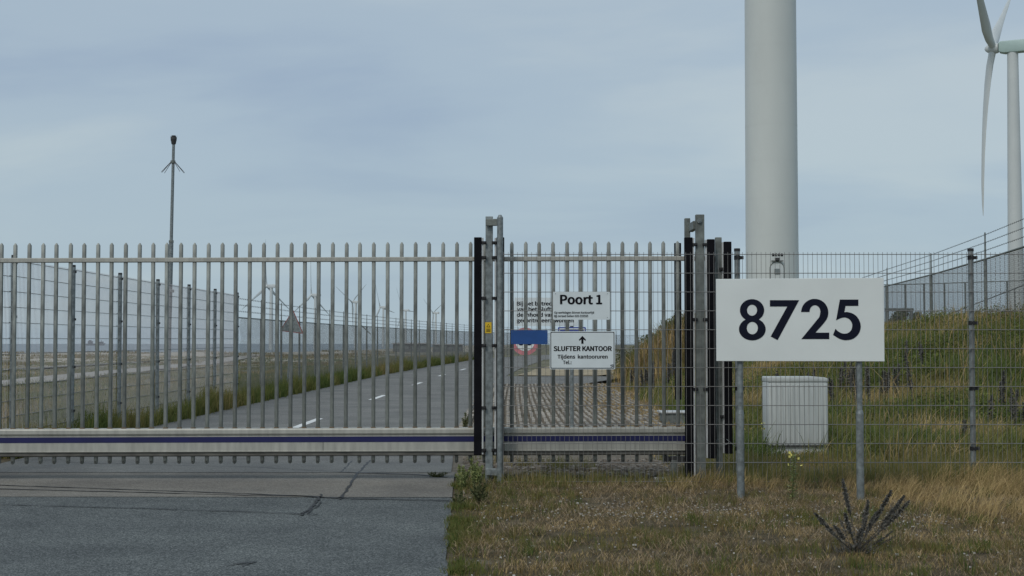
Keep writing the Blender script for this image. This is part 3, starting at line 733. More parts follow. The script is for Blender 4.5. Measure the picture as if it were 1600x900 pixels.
# triangular warning sign seen from behind
ws = thing('warning_sign', at(446, 600, 40), 'triangular warning sign seen from behind, leaning by the road', 'road sign')
q = [at(x, y, 40) for x, y in ((458, 484), (475, 521.5), (436, 517))]
q[0].y = 40.0; q[1].y = 39.9; q[2].y = 40.1
nrm = (q[1]-q[0]).cross(q[2]-q[0]).normalized()
if nrm.y > 0: nrm = -nrm
cen = (q[0]+q[1]+q[2])/3
def tri(scale, d0, d1):
    P = [cen+(p-cen)*scale for p in q]; V = [p+nrm*d0 for p in P]+[p+nrm*d1 for p in P]
    return MB().add(V, [(0, 1, 2), (5, 4, 3), (0, 3, 4, 1), (1, 4, 5, 2), (2, 5, 3, 0)])
fr = tri(1.0, -.004, .006).obj('rim', REDD, ws); tri(.90, .0061, .008).obj('back_plate', GALV, ws)
a, b = at(456.5, 492, 40), at(447, 620, 40); MB().cyl(b+Vector((0, .06, 0)), a+Vector((0, .06, 0)), .028, .028, 10).obj('post', GALV, ws, 0, True)
for yy in (500, 514): p = at(457, yy, 39.99); MB().box(p+nrm*.012, (.22, .02, .03)).obj('bracket', GALV_D, ws, .003)

# ------------------------------------------------------------------ number sign
ns = thing('number_sign', (2.77, 13.7, 0), 'large white board reading 8725 on two galvanised posts', 'sign')
A, B = at(1119, 500, 13.83), at(1381.5, 500, 13.57)
ux = Vector((B.x-A.x, B.y-A.y, 0)); wd_ = ux.length; ux.normalize(); un = Vector((ux.y, -ux.x, 0))
ztop, zbot = 2.119, 1.321
def on_sign(x, y, d=0):
    """pixel on the sign plane -> world"""
    o = Vector((0, 0, CAM_H)); p = at(x, y, 10); dr = p-o
    t = (A-o).dot(un)/dr.dot(un); return o+dr*t+un*d
O = Vector((A.x, A.y, zbot))
pn = MB().prism([(0, 0), (wd_, 0), (wd_, ztop-zbot), (0, ztop-zbot)], O-un*.022, ux, EZ, un, .022).obj('board', WHITE, ns, .003)
def ell(cx, cy, rx, ry, a0, a1, n): return [(cx+rx*math.cos(R(a0+(a1-a0)*i/n)), cy-ry*math.sin(R(a0+(a1-a0)*i/n))) for i in range(n+1)]
def spl(P, n=5):
    o = []
    for i in range(len(P)-1):
        p0, p1, p2, p3 = [np.array(P[j], float) for j in (max(i-1, 0), i, i+1, min(i+2, len(P)-1))]
        for k in range(n):
            t = k/n; o.append(tuple(.5*((2*p1)+(-p0+p2)*t+(2*p0-5*p1+4*p2-p3)*t*t+(-p0+3*p1-3*p2+p3)*t**3)))
    return o+[P[-1]]
digits = {
 'digit_eight': [ell(255, 252, 138, 126, -56, 236, 30)+ell(258, 468, 152, 127, 119, 421, 34), ell(255, 252, 57, 63, 0, 354, 24), ell(258, 455, 63, 71, 0, 354, 24)],
 'digit_seven': [[(458, 138), (790, 138), (545, 592), (467, 550), (655, 210), (458, 210)]],
 'digit_two': [ell(967, 278, 155, 155, 178, 0, 24)+spl([(1122, 278), (1112, 335), (1070, 400), (975, 507)])[1:]+[(1132, 507), (1132, 580), (815, 580)]+spl([(815, 580), (985, 372), (1020, 325), (1032, 270)])[1:]+ell(970, 272, 62, 77, 2, 180, 16)[1:]],
 'digit_five': [[(1253, 131), (1463, 131), (1463, 203), (1317, 203)]+spl([(1304, 275), (1345, 274), (1405, 293), (1452, 332), (1481, 385), (1490, 440), (1480, 490), (1450, 540), (1400, 578), (1340, 592), (1290, 590), (1235, 570), (1175, 532)])+spl([(1203, 463), (1230, 490), (1265, 510), (1300, 519), (1345, 511), (1378, 483), (1393, 440), (1388, 395), (1362, 357), (1325, 338), (1290, 336), (1245, 350), (1210, 367)])]}
for nm, loops in digits.items():
    cu = bpy.data.curves.new(nm, 'CURVE'); cu.dimensions = '2D'; cu.fill_mode = 'BOTH'; cu.extrude = .0015
    for lp_ in loops:
        sp = cu.splines.new('POLY'); sp.points.add(len(lp_)-1); sp.use_cyclic_u = True
        for pt, (u, v) in zip(sp.points, lp_):
            p = on_sign(1140+u/7.273, 450+v/7.273); d = p-O
            pt.co = (d.dot(ux), d.z, 0, 1)
    o = bpy.data.objects.new(nm, cu); COL.objects.link(o); bpy.context.view_layer.update()
    me = bpy.data.meshes.new_from_object(o.evaluated_get(bpy.context.evaluated_depsgraph_get())); bpy.data.objects.remove(o)
    org = worg(ns)
    for v in me.vertices: v.co = O+ux*v.co.x+EZ*v.co.y+un*(.0018+v.co.z)-org
    me.materials.clear(); link(nm, me, INK, ns)
for px in (1157, 1344.5):
    p = on_sign(px, 700)-un*.055
    zc = at(px, 643, p.y).z
    m = MB().cyl((p.x, p.y, -.15), (p.x, p.y, zc-.02), .037, .037, 16); m.cyl((p.x, p.y, zc-.02), (p.x, p.y, zc+.012), .037, .029, 16)
    po = m.obj('post', GALV, ns, 0, True)
    MB().cyl((p.x, p.y, zc), (p.x, p.y, ztop-.06), .0275, .0275, 16).obj('upper_tube', GALV, po, 0, True)
    for z in (ztop-.14, zbot+.14): MB().box((p.x, p.y, z), (.09, .075, .03), math.atan2(ux.y, ux.x)).obj('clamp', GALV_D, po, .003)

# ------------------------------------------------------------------ cabinet and lidded box
cb = thing('street_cabinet', (3.86, 19.4, .05), 'pale grey street cabinet with rounded lid on the bank foot', 'cabinet')
rz = R(4); Mz = Matrix.Rotation(rz, 3, 'Z')
def cpt(x, y, z): return Vector((3.86, 19.45, float(H(3.86, 19.3))))+Mz @ Vector((x, y, z))
zc0 = at(1240, 697, 19.3).z-float(H(3.86, 19.3)); zc1 = at(1240, 588.5, 19.3).z-float(H(3.86, 19.3))
def cbox(c, d): return MB().box(cpt(*c), d, rz)
cbox((0, 0, (zc0+zc1-.06)/2), (.82, .36, zc1-.06-zc0)).obj('body', CAB, cb, .03, True)
cbox((0, 0, zc0/2-.1), (.80, .345, zc0+.2)).obj('plinth', CAB, cb, .01)
lm = MB(); n = 12
prof = [(-.414, zc1-.07), (-.414, zc1-.012), (-.40, zc1), (.25, zc1), (.36, zc1-.010), (.414, zc1-.025), (.414, zc1-.07)]
lm.prism(prof, cpt(0, .187, 0), Mz @ EX, EZ, Mz @ EN, .376); lm.obj('lid', CAB, cb, .012, True)
for i in range(11): cbox((-.37+.074*i, -.182, (zc0+zc1-.08)/2), (.022, .010, zc1-zc0-.13)).obj('rib', CAB, cb, .004)
cbox((0, -.02, zc0+.006), (.835, .37, .014)).obj('base_gasket', DARK, cb)
bx_ = thing('lidded_box', (2.98, 26.1, .05), 'low grey box with white lid on the paving edge', 'box')
q0 = float(H(2.98, 26)); MB().box((2.98, 26.1, q0+.085), (.5, .45, .19), R(3)).obj('body', GALV_D, bx_, .01); MB().box((2.98, 26.1, q0+.198), (.58, .52, .035), R(3)).obj('lid', ALU_L, bx_, .008)

# ------------------------------------------------------------------ camera mast
ms = thing('camera_mast', at(261, 620, 36), 'slim leaning camera mast with spike ring left of the gate', 'mast')
pb = at(261.5, 625, 36); pt_ = at(271.3, 224, 36); fl = pb.lerp(pt_, (625-378)/(625-224))
MB().cyl(pb, fl, .062, .056, 14).obj('lower_tube', GALV, ms, 0, True)
MB().cyl(fl, pt_, .042, .036, 14).obj('upper_tube', GALV, ms, 0, True)
MB().cyl(fl-EZ*.03, fl+EZ*.03, .062, .060, 14).obj('flange', GALV_D, ms)
rg = at(270.3, 253, 36)
ring = MB().cyl(rg-EZ*.035, rg+EZ*.035, .062, .062, 14).obj('collar', GALV_D, ms)
for aa in (150, 175, 200, 225, 320, 345, 10, 30):
    d = Vector((math.cos(R(aa)), math.sin(R(aa)), 0)); MB().cyl(rg+d*.05, rg+d*.29-EZ*.27, .009, .006, 5).obj('spike', DARK, ring)
hd = pt_.copy()
hb = MB().cyl(hd-EZ*.02, hd+EZ*.10, .055, .075, 14).cyl(hd+EZ*.10, hd+EZ*.16, .078, .072, 14).obj('camera_housing', DARK, ms)
MB().cyl(hd+EZ*.16, hd+EZ*.20, .062, .055, 14).obj('dome', BLACKP, hb, .006, True)
MB().cyl(hd+Vector((.07, 0, .06)), hd+Vector((.085, 0, .2)), .005, .003, 5).cyl(hd+Vector((-.07, 0, .06)), hd+Vector((-.08, 0, .19)), .005, .003, 5).obj('antenna', DARK, hb)
jb = at(267, 455, 36); MB().box((jb.x+.05, 35.9, jb.z), (.10, .06, .07)).obj('junction_box', GALV, ms, .005)

# ------------------------------------------------------------------ wind turbines
tw = thing('turbine_tower', (50.5, 122, 0), 'huge pale turbine tower shaft rising behind the number sign', 'wind turbine')
s12 = F/122
tx = (1207-800)/s12
def taper(z): return 2.26-.0022*z*1.0
zj = [0, 6.2, 12, 17.6, 23, 28.5, 34, 40, 47, 54, 61, 68, 75]
cuts = [at(1200, y, 122).z for y in (422, 370, 313, 254, 197, 135, 76, 12)]
zs = [float(H(tx, 122))-.5]+sorted(cuts)+[38, 45, 52, 59, 66, 73]
for i, (z0, z1) in enumerate(zip(zs[:-1], zs[1:])):
    MB().cyl((tx, 122, z0), (tx, 122, z1-.03), taper(z0), taper(z1), 72, False).obj('tower_section', TOWER, tw, 0, True)
    MB().cyl((tx, 122, z1-.03), (tx, 122, z1), taper(z1)-.003, taper(z1)-.003, 72, False).obj('weld_joint', TOWER, tw)
fz = at(1200, 197, 122).z
MB().cyl((tx, 122, fz-.10), (tx, 122, fz+.10), taper(fz)+.005, taper(fz)+.005, 72, False).obj('flange', TOWER, tw)
# door, lamp and lettering on the shaft front
cx = at(1206.5, 417, 120)
def wrap(px, z, d): # point on the shaft skin at horizontal offset px metres from the door axis
    r = taper(z)+d; th = math.asin(max(-1, min(1, (cx.x*122/120-tx+px)/r))); return Vector((tx+r*math.sin(th), 122-r*math.cos(th), z))
zt = at(1206, 410, 119.8).z
pts = [(-.55, zt-3.4), (-.55, zt-.5)]+[(.55*math.cos(t), zt-.5+.5*math.sin(t)) for t in [math.pi*(1-i/8) for i in range(1, 8)]]+[(.55, zt-.5), (.55, zt-3.4)]
for nm, k_, d0, d1, m in (('door_frame', 1.12, .0, .05, GALV_D), ('door', 1.0, .05, .07, TOWER2)):
    V = [wrap(u*k_, zt-1.7+(z-(zt-1.7))*(1.04 if k_ > 1 else 1), d1) for u, z in pts]+[wrap(u*k_, zt-1.7+(z-(zt-1.7))*(1.04 if k_ > 1 else 1), -.02) for u, z in pts]
    n = len(pts); MB().add(V, [tuple(range(n))]+[(i, (i+1) % n, n+(i+1) % n, n+i) for i in range(n)]).obj(nm, m, tw)
c_ = wrap(0, zt-.75, .09); MB().box(c_, (.46, .05, .42)).obj('vent', GALV, tw)
c_ = wrap(0, zt+.28, .15); MB().box(c_, (.35, .3, .2)).box(wrap(0, zt+.12, .12), (1.0, .2, .06)).obj('door_lamp', DARK, tw, .01)
def wf(p): 
    q = wrap(p[0]-cx.x*1.0, p[2], .03); return (q.x, q.y, q.z)
lettering('BCOB', 1198.8, 1216.2, 396.2, 400.6, 120, INK2, tw, .05, 1.2, xf=wf)

def blade(L_, chord_root, prebend, pitch, axis_v, p_v, phi):
    """one blade as a lofted skin, base at the hub centre"""
    rd = p_v*math.cos(phi)+EZ*math.sin(phi); td = axis_v.cross(rd).normalized()
    st_ = [(.0, .040, 1.0, 0), (.04, .040, 1.0, 0), (.10, .052, .6, .8), (.20, .066, .24, 1), (.35, .050, .17, .7), (.5, .037, .15, .45), (.65, .028, .15, .28), (.8, .024, .16, .14), (.93, .015, .15, .05), (1, .004, .15, 0)]
    mb = MB(); V = []; n = 10
    for f, c_, th, tws in st_:
        an = pitch+R(14)*tws
        cdir = td*math.cos(an)+axis_v*math.sin(an); ndir = rd.cross(cdir).normalized()
        cen = rd*(L_*f)+axis_v*(prebend*(1-(1-f)**2.2))
        for i in range(n):
            t = 2*math.pi*i/n
            V.append(cen+cdir*(L_*c_*(.5*math.cos(t)-.15*(th < 1)))*chord_root+ndir*(L_*c_*th*.5*math.sin(t))*chord_root)
    k_ = len(st_)
    mb.add(V, [(r*n+i, r*n+(i+1) % n, (r+1)*n+(i+1) % n, (r+1)*n+i) for r in range(k_-1) for i in range(n)]+[tuple(range(n))[::-1], tuple(range((k_-1)*n, k_*n))])
    return mb
def turbine(base, hub_z, L_, axis_v, phase, label, nm=None, r0=2.2, r1=1.5, pitch=R(10), prebend=1.5, seg=20, nac_len=9, tilt=0, chord=1.0):
    t = thing('wind_turbine', base, label, 'wind turbine', 'wind turbines along the horizon')
    ax = axis_v.normalized(); p = EZ.cross(ax); p = p if p.x > 0 else -p
    top = Vector((base[0], base[1], hub_z-1.7))
    hub = Vector((base[0], base[1], hub_z))+ax*(nac_len*.5)
    MB().cyl(base, top, r0, r1, seg).obj('tower', TOWER2, t, 0, True)
    nc = MB(); side = ax.cross(EZ)
    pr_ = [(-nac_len*.58, -1.4), (-nac_len*.58, 1.2), (-nac_len*.4, 1.6), (nac_len*.3, 1.6), (nac_len*.34, 1.2), (nac_len*.34, -1.3), (nac_len*.2, -1.7), (-nac_len*.45, -1.7)]
    nc.prism(pr_, Vector((base[0], base[1], hub_z))-side*1.6, ax, EZ, side, 3.2); no = nc.obj('nacelle', nm or NAC, t, .25, True)
    vb = Vector((base[0], base[1], hub_z+1.9))-ax*(nac_len*.45); MB().box(vb, (.5, .5, .7)).cyl(vb, vb+EZ*1.4, .06, .04, 5).obj('wind_sensor', DARK, no)
    hbm = MB(); rings = [(2.2, .05), (2.0, .55), (1.4, 1.05), (.5, 1.4), (-.9, 1.5), (-1.5, 1.35)]
    V = []; nn_ = 16
    for d, r_ in rings: V += [hub+ax*d+p*(r_*math.cos(2*math.pi*i/nn_))+EZ*(r_*math.sin(2*math.pi*i/nn_)) for i in range(nn_)]
    hbm.add(V, [(r_*nn_+i, r_*nn_+(i+1) % nn_, (r_+1)*nn_+(i+1) % nn_, (r_+1)*nn_+i) for r_ in range(5) for i in range(nn_)]+[tuple(range(nn_))])
    ho = hbm.obj('hub', TOWER2, t, 0, True)
    for k_ in range(3):
        b = blade(L_, chord, prebend if k_ == 0 else .4, pitch, ax, p, R(phase+120*k_)); b.v = [v+hub for v in b.v]; b.obj('blade', TOWER2, t, 0, True)
    return t
hx = (1588-800)*390/F
turbine((hx, 390, float(H(hx, 390))), at(1588, 73, 390).z, 46.5, Vector((-.89, .456, 0)), 270, 'large turbine cut by the right edge, one blade hanging down', r0=2.35, r1=1.45, pitch=R(-52), prebend=3.1, seg=40, nac_len=10.5, chord=1.08)
FT = [(424, 447, 1355, 91, 'nearest of the distant turbines, left of the triangular sign'), (493, 461, 1590, 90, 'distant turbine just right of the triangular sign, one blade upright'),
      (556, 472, 1880, 34, 'distant turbine with V shaped upper blades, third from the left'), (599, 480, 2140, 110, 'distant turbine fourth from the left along the horizon'),
      (634, 485, 2390, 118, 'small distant turbine fifth from the left along the horizon'), (681, 489, 2550, 25, 'smallest distant turbine, nearest the black gate edge')]
for px, py, Y, ph, lb in FT:
    q = at(px, py, Y); turbine((q.x, Y, -4.5), q.z, 45, Vector((-.9, .43, 0)), ph, lb, seg=12, nm=TOWER2, nac_len=11, chord=1.0, prebend=1)

# ------------------------------------------------------------------ far shore things
sp_ = at(149, 537, 5200)
sh = thing('cargo_ship', (sp_.x, 5200, -5), 'faint cargo ship on the sea horizon', 'ship')
HULL = mat('ship_paint', (.16, .19, .22), .6, 0, .1, .1)
MB().prism([(-34, 0), (-31, -6), (30, -6), (36, 2), (30, 1), (-34, 1)], (sp_.x, 5195, 1), EX, EZ, Vector((0, 1, 0)), 10).obj('hull', HULL, sh)
MB().box((sp_.x-18, 5200, 6.5), (16, 8, 9)).box((sp_.x-19, 5200, 12.5), (8, 8, 4)).obj('bridge', HULL, sh)
MB().box((sp_.x+22, 5200, 5.5), (14, 8, 7)).cyl((sp_.x+22, 5200, 8), (sp_.x+22, 5200, 16), .6, .4, 6).obj('foredeck_crane', HULL, sh)
SHED = mat('shed_cladding', (.12, .13, .14), .7, 0, .2, .5); ROOF = mat('shed_roof', (.40, .41, .42), .6, 0, .1, .5)
for xa, xb, y0, y1, Y, lb in ((614, 668, 537.5, 549, 330, 'long low dark shed beyond the curving fence'), (676, 722, 539, 546, 360, 'second low grey shed farther right beyond the fence')):
    a, b = at(xa, y1, Y), at(xb, y0, Y); t = thing('shed', ((a.x+b.x)/2, Y, a.z-2), lb, 'shed', 'sheds beyond the road')
    MB().box(((a.x+b.x)/2, Y+3, (a.z-3+b.z)/2), (b.x-a.x, 6, b.z-a.z+3)).obj('wall', SHED, t)
    MB().box(((a.x+b.x)/2, Y+3, b.z+.14), (b.x-a.x+.6, 7, .28)).obj('roof', ROOF, t)
    for k_ in range(4):
        xx = a.x+(b.x-a.x)*(k_+.5)/4; MB().box((xx, Y-.02, b.z-.75), ((b.x-a.x)*.16, .06, .8)).obj('window', GALV, t)
q = at(573, 533, 1500)
ck = thing('harbour_crane', (q.x, 1500, -4.5), 'faint harbour crane seen through the curving fence', 'crane')
tp = at(573, 513, 1500); MB().cyl((q.x, 1500, -4.5), tp, 1.1, .7, 6).obj('mast', GALV_D, ck)
MB().cyl(at(562, 506, 1500), at(579, 522, 1500), .7, .5, 6).obj('jib', GALV_D, ck)

# ------------------------------------------------------------------ vegetation
def blades(name, X, Y, hgt, wid, lean, tint, label, curve=.5, cat='grass', zoff=-.01, seg=2, wind=None, m=None):
    n = len(X); Z = H(X, Y)+zoff
    th = RNG.random(n)*2*math.pi if wind is None else RNG.normal(wind[0], wind[1], n); ph = RNG.random(n)*2*math.pi
    B = np.stack([X, Y, Z], 1); U = np.array([0, 0, 1.])
    D = np.stack([np.cos(th), np.sin(th), np.zeros(n)], 1); S = np.stack([np.cos(ph), np.sin(ph), np.zeros(n)], 1)
    h = hgt[:, None]; w_ = wid[:, None]*.5; P = B; rows = []
    for k_ in range(seg):
        rows += [P-S*w_*(1-.35*k_/seg), P+S*w_*(1-.35*k_/seg)]
        a_ = (lean*(.6+(.4+curve)*k_/max(1, seg-1)))[:, None]
        P = P+(U*np.cos(a_)+D*np.sin(a_))*h/seg
    V = np.stack(rows+[P], 1).reshape(-1, 3); nv = 2*seg+1
    q = []; tt = []
    for k_ in range(seg-1): q += [2*k_, 2*k_+1, 2*k_+3, 2*k_+2]; tt.append(4)
    q += [2*seg-2, 2*seg-1, 2*seg]; tt.append(3)
    loops = (np.arange(n)[:, None]*nv+np.array(q)[None]).reshape(-1)
    tot = np.tile(tt, n); start = np.r_[0, np.cumsum(tot)[:-1]]
    me = raw_mesh(name, V, loops, start, tot)
    at_ = me.attributes.new('tint', 'FLOAT', 'POINT'); at_.data.foreach_set('value', np.repeat(np.clip(tint, 0, 1), nv).astype(np.float32))
    return tag(link(name, me, m or GRASS), label, cat, None, 'stuff')
def leaves(name, X, Y, zz, size, tint, label, m, asp=.45, cat='weeds'):
    n = len(X); C = np.stack([X, Y, H(X, Y)+zz], 1)
    d = RNG.normal(size=(n, 3)); d[:, 2] = np.abs(d[:, 2])*.8; d /= np.linalg.norm(d, axis=1, keepdims=True)
    r_ = RNG.normal(size=(n, 3)); s_ = np.cross(d, r_); s_ /= np.linalg.norm(s_, axis=1, keepdims=True)
    l = size[:, None]
    V = np.stack([C, C+d*l*.45+s_*l*asp*.5, C+d*l, C+d*l*.45-s_*l*asp*.5], 1).reshape(-1, 3)
    me = raw_mesh(name, V, np.arange(4*n), np.arange(n)*4, np.full(n, 4))
    at_ = me.attributes.new('tint', 'FLOAT', 'POINT'); at_.data.foreach_set('value', np.repeat(np.clip(tint, 0, 1), 4).astype(np.float32))
    return tag(link(name, me, m), label, cat, None, 'stuff')
def scatter(n, x0, x1, y0, y1): return RNG.uniform(x0, x1, n), RNG.uniform(y0, y1, n)
def clump(X, Y, k, sp):
    n = len(X); return np.repeat(X, k)+RNG.normal(0, sp, n*k), np.repeat(Y, k)+RNG.normal(0, sp, n*k)
def edge_x(y): return -.40-.036*(np.maximum(y, 7)-9)
U_ = RNG.uniform
# 1 thatch of the near verge
X, Y = scatter(170000, -.6, 8.6, 7.4, 15.6)
k = (X > edge_x(Y)+.02)
den = vn(X, Y, .45)*.55+vn(X, Y, .16, 7)*.45
bare = np.exp(-(((X-1.3)/1.3)**2+((Y-12.7)/.8)**2))*.45+np.exp(-(((X-3.1)/.8)**2+((Y-12.2)/.7)**2))*.4
k &= den > (.41+bare*.6)*RNG.uniform(.6, 1.25, len(X)); X, Y = X[k], Y[k]
gr = np.clip(.30+.75*(vn(X, Y, .28, 3)-.5)+.4*(vn(X, Y, .11, 13)-.5)+.30*np.exp(-(X-edge_x(Y))/.4)+.22*sst(Y, 13.8, 15)-.14*sst(X, 2.5, 5)+RNG.normal(0, .22, len(X)), 0, 1)
hg = U_(.018, .06, len(X))*(.6+1.0*vn(X, Y, .3, 1))
blades('verge_grass', X, Y, hg, U_(.002, .0042, len(X)), np.abs(RNG.normal(.95, .4, len(X))), gr, 'thin brown and green turf on the near verge')
X, Y = scatter(75000, -.5, 8.6, 7.4, 15.4); k = (X > edge_x(Y)+.05) & (vn(X, Y, .4, 5)*.6+vn(X, Y, .13, 9)*.4 > .45); X, Y = X[k], Y[k]
blades('dead_thatch', X, Y, U_(.04, .15, len(X)), U_(.002, .0038, len(X)), np.clip(RNG.normal(1.35, .2, len(X)), .6, 1.56), RNG.random(len(X))*.9+.3*(vn(X, Y, .25, 2)-.5), 'grey brown dead thatch lying on the near verge', .15, zoff=.004, m=THATCH)
# 2 greener tufts
cx_, cy_ = scatter(1250, -.5, 8, 8, 15.4); k = (cx_ > edge_x(cy_)+.04) & (vn(cx_, cy_, .9, 4)+.35*np.exp(-(cx_-edge_x(cy_))/.5) > .55); cx_, cy_ = cx_[k], cy_[k]
X, Y = clump(cx_, cy_, 30, .045)
blades('tuft_grass', X, Y, U_(.04, .12, len(X)), U_(.003, .006, len(X)), np.abs(RNG.normal(.4, .3, len(X))), np.clip(np.repeat(U_(.4, .95, len(cx_)), 30)+RNG.normal(0, .12, len(X)), 0, 1), 'green grass tufts dotted over the near verge')
# 2b dense green fringe at the asphalt edge
Y0 = U_(7.5, 15.2, 300); X0_ = edge_x(Y0)+.01+np.abs(RNG.normal(.02, .09, 300)); k = vn(X0_*0, Y0, .45, 8) > .52; X0_, Y0 = X0_[k], Y0[k]
X, Y = clump(X0_, Y0, 50, .03)
blades('edge_grass', X, Y, U_(.03, .085, len(X)), U_(.003, .006, len(X)), np.abs(RNG.normal(.5, .3, len(X))), np.clip(RNG.normal(.8, .18, len(X)), 0, 1), 'green grass fringe along the asphalt edge')
# 3 long straw grass on the right
cx_, cy_ = scatter(5200, 1.6, 8.6, 7.6, 15.3)
dens = sst(cx_-(15-cy_)*.22, 2.6, 4.9)+.8*sst(cx_, 4.4, 6)+.30*sst(cy_, 13.7, 14.8)
dens *= .15+1.5*sst(vn(cx_, cy_, .55, 12), .3, .7); k = RNG.random(len(cx_)) < dens*.8; cx_, cy_ = cx_[k], cy_[k]
X, Y = clump(cx_, cy_, 24, .04); nk = len(cx_)
big = np.repeat(.55+.75*vn(cx_, cy_, .8, 4)*(.6+.5*sst(cx_, 3.4, 5)), 24)
blades('straw_grass', X, Y, U_(.12, .36, len(X))*big, U_(.0018, .0036, len(X)), np.abs(np.repeat(U_(.35, .9, nk), 24)+RNG.normal(0, .18, len(X))), np.clip(np.repeat(RNG.choice([.0, .06, .15, .24, .42, .6], nk, p=[.24, .24, .2, .14, .1, .08]), 24)+RNG.normal(0, .07, len(X)), 0, 1), 'long bent straw coloured grass right of the number sign', 1.3, seg=4, wind=(.15, .9))
# 4 strip along and behind the mesh fence
cx_, cy_ = scatter(2400, -.5, 9, 14.9, 18.5); k = RNG.random(len(cx_)) < (.35+.65*sst(cx_, 1.8, 3)+.5*np.exp(-((cy_-15.25)/.25)**2)); cx_, cy_ = cx_[k], cy_[k]
k = (cy_ < 15.9) | (cx_ > 1.9) | (vn(cx_, cy_, .7, 2) > .62); cx_, cy_ = cx_[k], cy_[k]
X, Y = clump(cx_, cy_, 26, .06)
lowc = 1-.42*((X > 3.0) & (X < 4.7) & (Y > 15.8))
blades('fence_grass', X, Y, U_(.05, .20, len(X))*lowc*(1+.4*sst(X, 2, 4)), U_(.003, .006, len(X)), np.abs(RNG.normal(.35, .25, len(X))), np.clip(np.repeat(U_(.2, .95, len(cx_)), 26)+RNG.normal(0, .1, len(X)), 0, 1), 'mixed grass growing along the mesh fence foot', m=GRASS_G)
# 5 bank grass
cx_, cy_ = scatter(17000, 1.8, 15, 17.6, 42)
bk = bank(cx_, cy_); k = (bk > .01) | ((cy_ < 22) & (cx_ > 2.6)); cx_, cy_ = cx_[k], cy_[k]
k = ~((np.abs(cx_-3.86) < .46) & (np.abs(cy_-19.3) < .45)) & ~((np.abs(cx_-3.75) < .5) & (cy_ < 19.3) & (RNG.random(len(cx_)) < .75)); cx_, cy_ = cx_[k], cy_[k]
X, Y = clump(cx_, cy_, 17, .10); nk = len(cx_)
tn = np.clip(.72+1.3*(vn(cx_, cy_*.8, 1.1, 6)-.5)+.7*(vn(cx_, cy_, .45, 16)-.5)+RNG.normal(0, .16, nk)-.5*np.exp(-((cy_-20.4-.8*(vn(cx_, cy_, .9, 1)-.5))/1.0)**2)*sst(cx_, 4, 6)*sst(vn(cx_, cy_, .8, 3), .25, .6)-.18*sst(cy_, 30, 40), 0, 1)
tn = np.repeat(tn, 17)
hm_ = np.repeat(U_(.14, .44, nk)*(.55+.95*vn(cx_, cy_, .9, 8)), 17)
lowc = 1-.25*((X > 3.2) & (X < 4.6) & (Y < 19.4))
blades('bank_grass', X, Y, hm_*lowc*U_(.6, 1.2, len(X)), U_(.007, .015, len(X)), np.abs(np.repeat(U_(.2, .8, nk), 17)+RNG.normal(0, .22, len(X))), np.clip(tn+RNG.normal(0, .13, len(X)), 0, 1), 'tall green and straw grass covering the bank', 1.2, seg=3, wind=(.2, 1.3), m=GRASS_G)
# leafy weeds and low scrub in patches on the bank
cx_, cy_ = scatter(2600, 3.2, 13, 20, 40); k = (bank(cx_, cy_) > .06) & (vn(cx_, cy_, 1.5, 21) > .50); cx_, cy_ = cx_[k], cy_[k]; nk = len(cx_)
X, Y = clump(cx_, cy_, 55, .13); zz = np.repeat(U_(.12, .5, nk), 55)*U_(.15, 1.05, len(X))
leaves('bank_weeds', X, Y, zz, U_(.03, .075, len(X)), np.repeat(U_(0, 1, nk), 55)*.7+U_(0, .3, len(X)), 'leafy green weeds in patches on the bank', BANKLEAF)
# dry seed stalks
cx_, cy_ = scatter(800, 2.6, 13, 18, 38); k = (bank(cx_, cy_) > .03); X, Y = cx_[k], cy_[k]
X, Y = clump(X, Y, 3, .12)
blades('seed_stalks', X, Y, U_(.45, .85, len(X)), U_(.006, .011, len(X)), np.abs(RNG.normal(.22, .16, len(X))), U_(0, .3, len(X)), 'pale dry seed stalks standing out of the bank grass', 1.6, seg=3)
# 6 far hill tussocks
cx_, cy_ = scatter(5200, 3.0, 16, 40, 78); k = bank(cx_, cy_) > .04; cx_, cy_ = cx_[k], cy_[k]
X, Y = clump(cx_, cy_, 20, .22); nk = len(cx_)
blades('hill_grass', X, Y, np.repeat(U_(.30, .95, nk)*(.6+.8*vn(cx_, cy_, 2.5, 9))*(1-.72*sst(cx_, 7.2, 8.6)), 20)*U_(.6, 1.1, len(X)), U_(.018, .035, len(X)), np.abs(RNG.normal(.35, .25, len(X))), np.clip(np.repeat(.38+1.1*(vn(cx_, cy_, 1.8, 3)-.4), 20)+RNG.normal(0, .15, len(X)), 0, 1), 'tawny tussocks on the hill beyond the paving', .8)
# 7 left verge along the road
cy_ = 18.6+(U_(0, 1, 5200)**1.6)*90; fx = np.interp(cy_, [16, 33, 48, 58, 74, 92, 106], [-6.45, -6.45, -6.3, -5.95, -5.2, -3.9, -2.6])
rd_ = np.interp(cy_, [16, 24, 34, 45, 60, 72, 104], [-6.3, -6.3, -6.13, -5.85, -5.5, -4.9, -2.8])
cx_ = fx-.9+U_(0, 1, len(cy_))*(rd_-fx+.9-.04)
X, Y = clump(cx_, cy_, 24, .07); nk = len(cx_)
sc_ = np.repeat(1+(cy_-16)/45, 24)
blades('roadside_grass', X, Y, np.repeat(U_(.2, .6, nk), 24)*U_(.6, 1.1, len(X))*np.repeat(.75+.5*vn(cx_*0, cy_, 2.5, 2), 24), U_(.006, .012, len(X))*sc_, np.abs(RNG.normal(.35, .22, len(X))), np.clip(np.repeat(.72+.9*(vn(cx_, cy_, 1.8, 6)-.5), 24)+RNG.normal(0, .14, len(X)), 0, 1), 'tall green grass along the road fence', .7, m=GRASS_G)
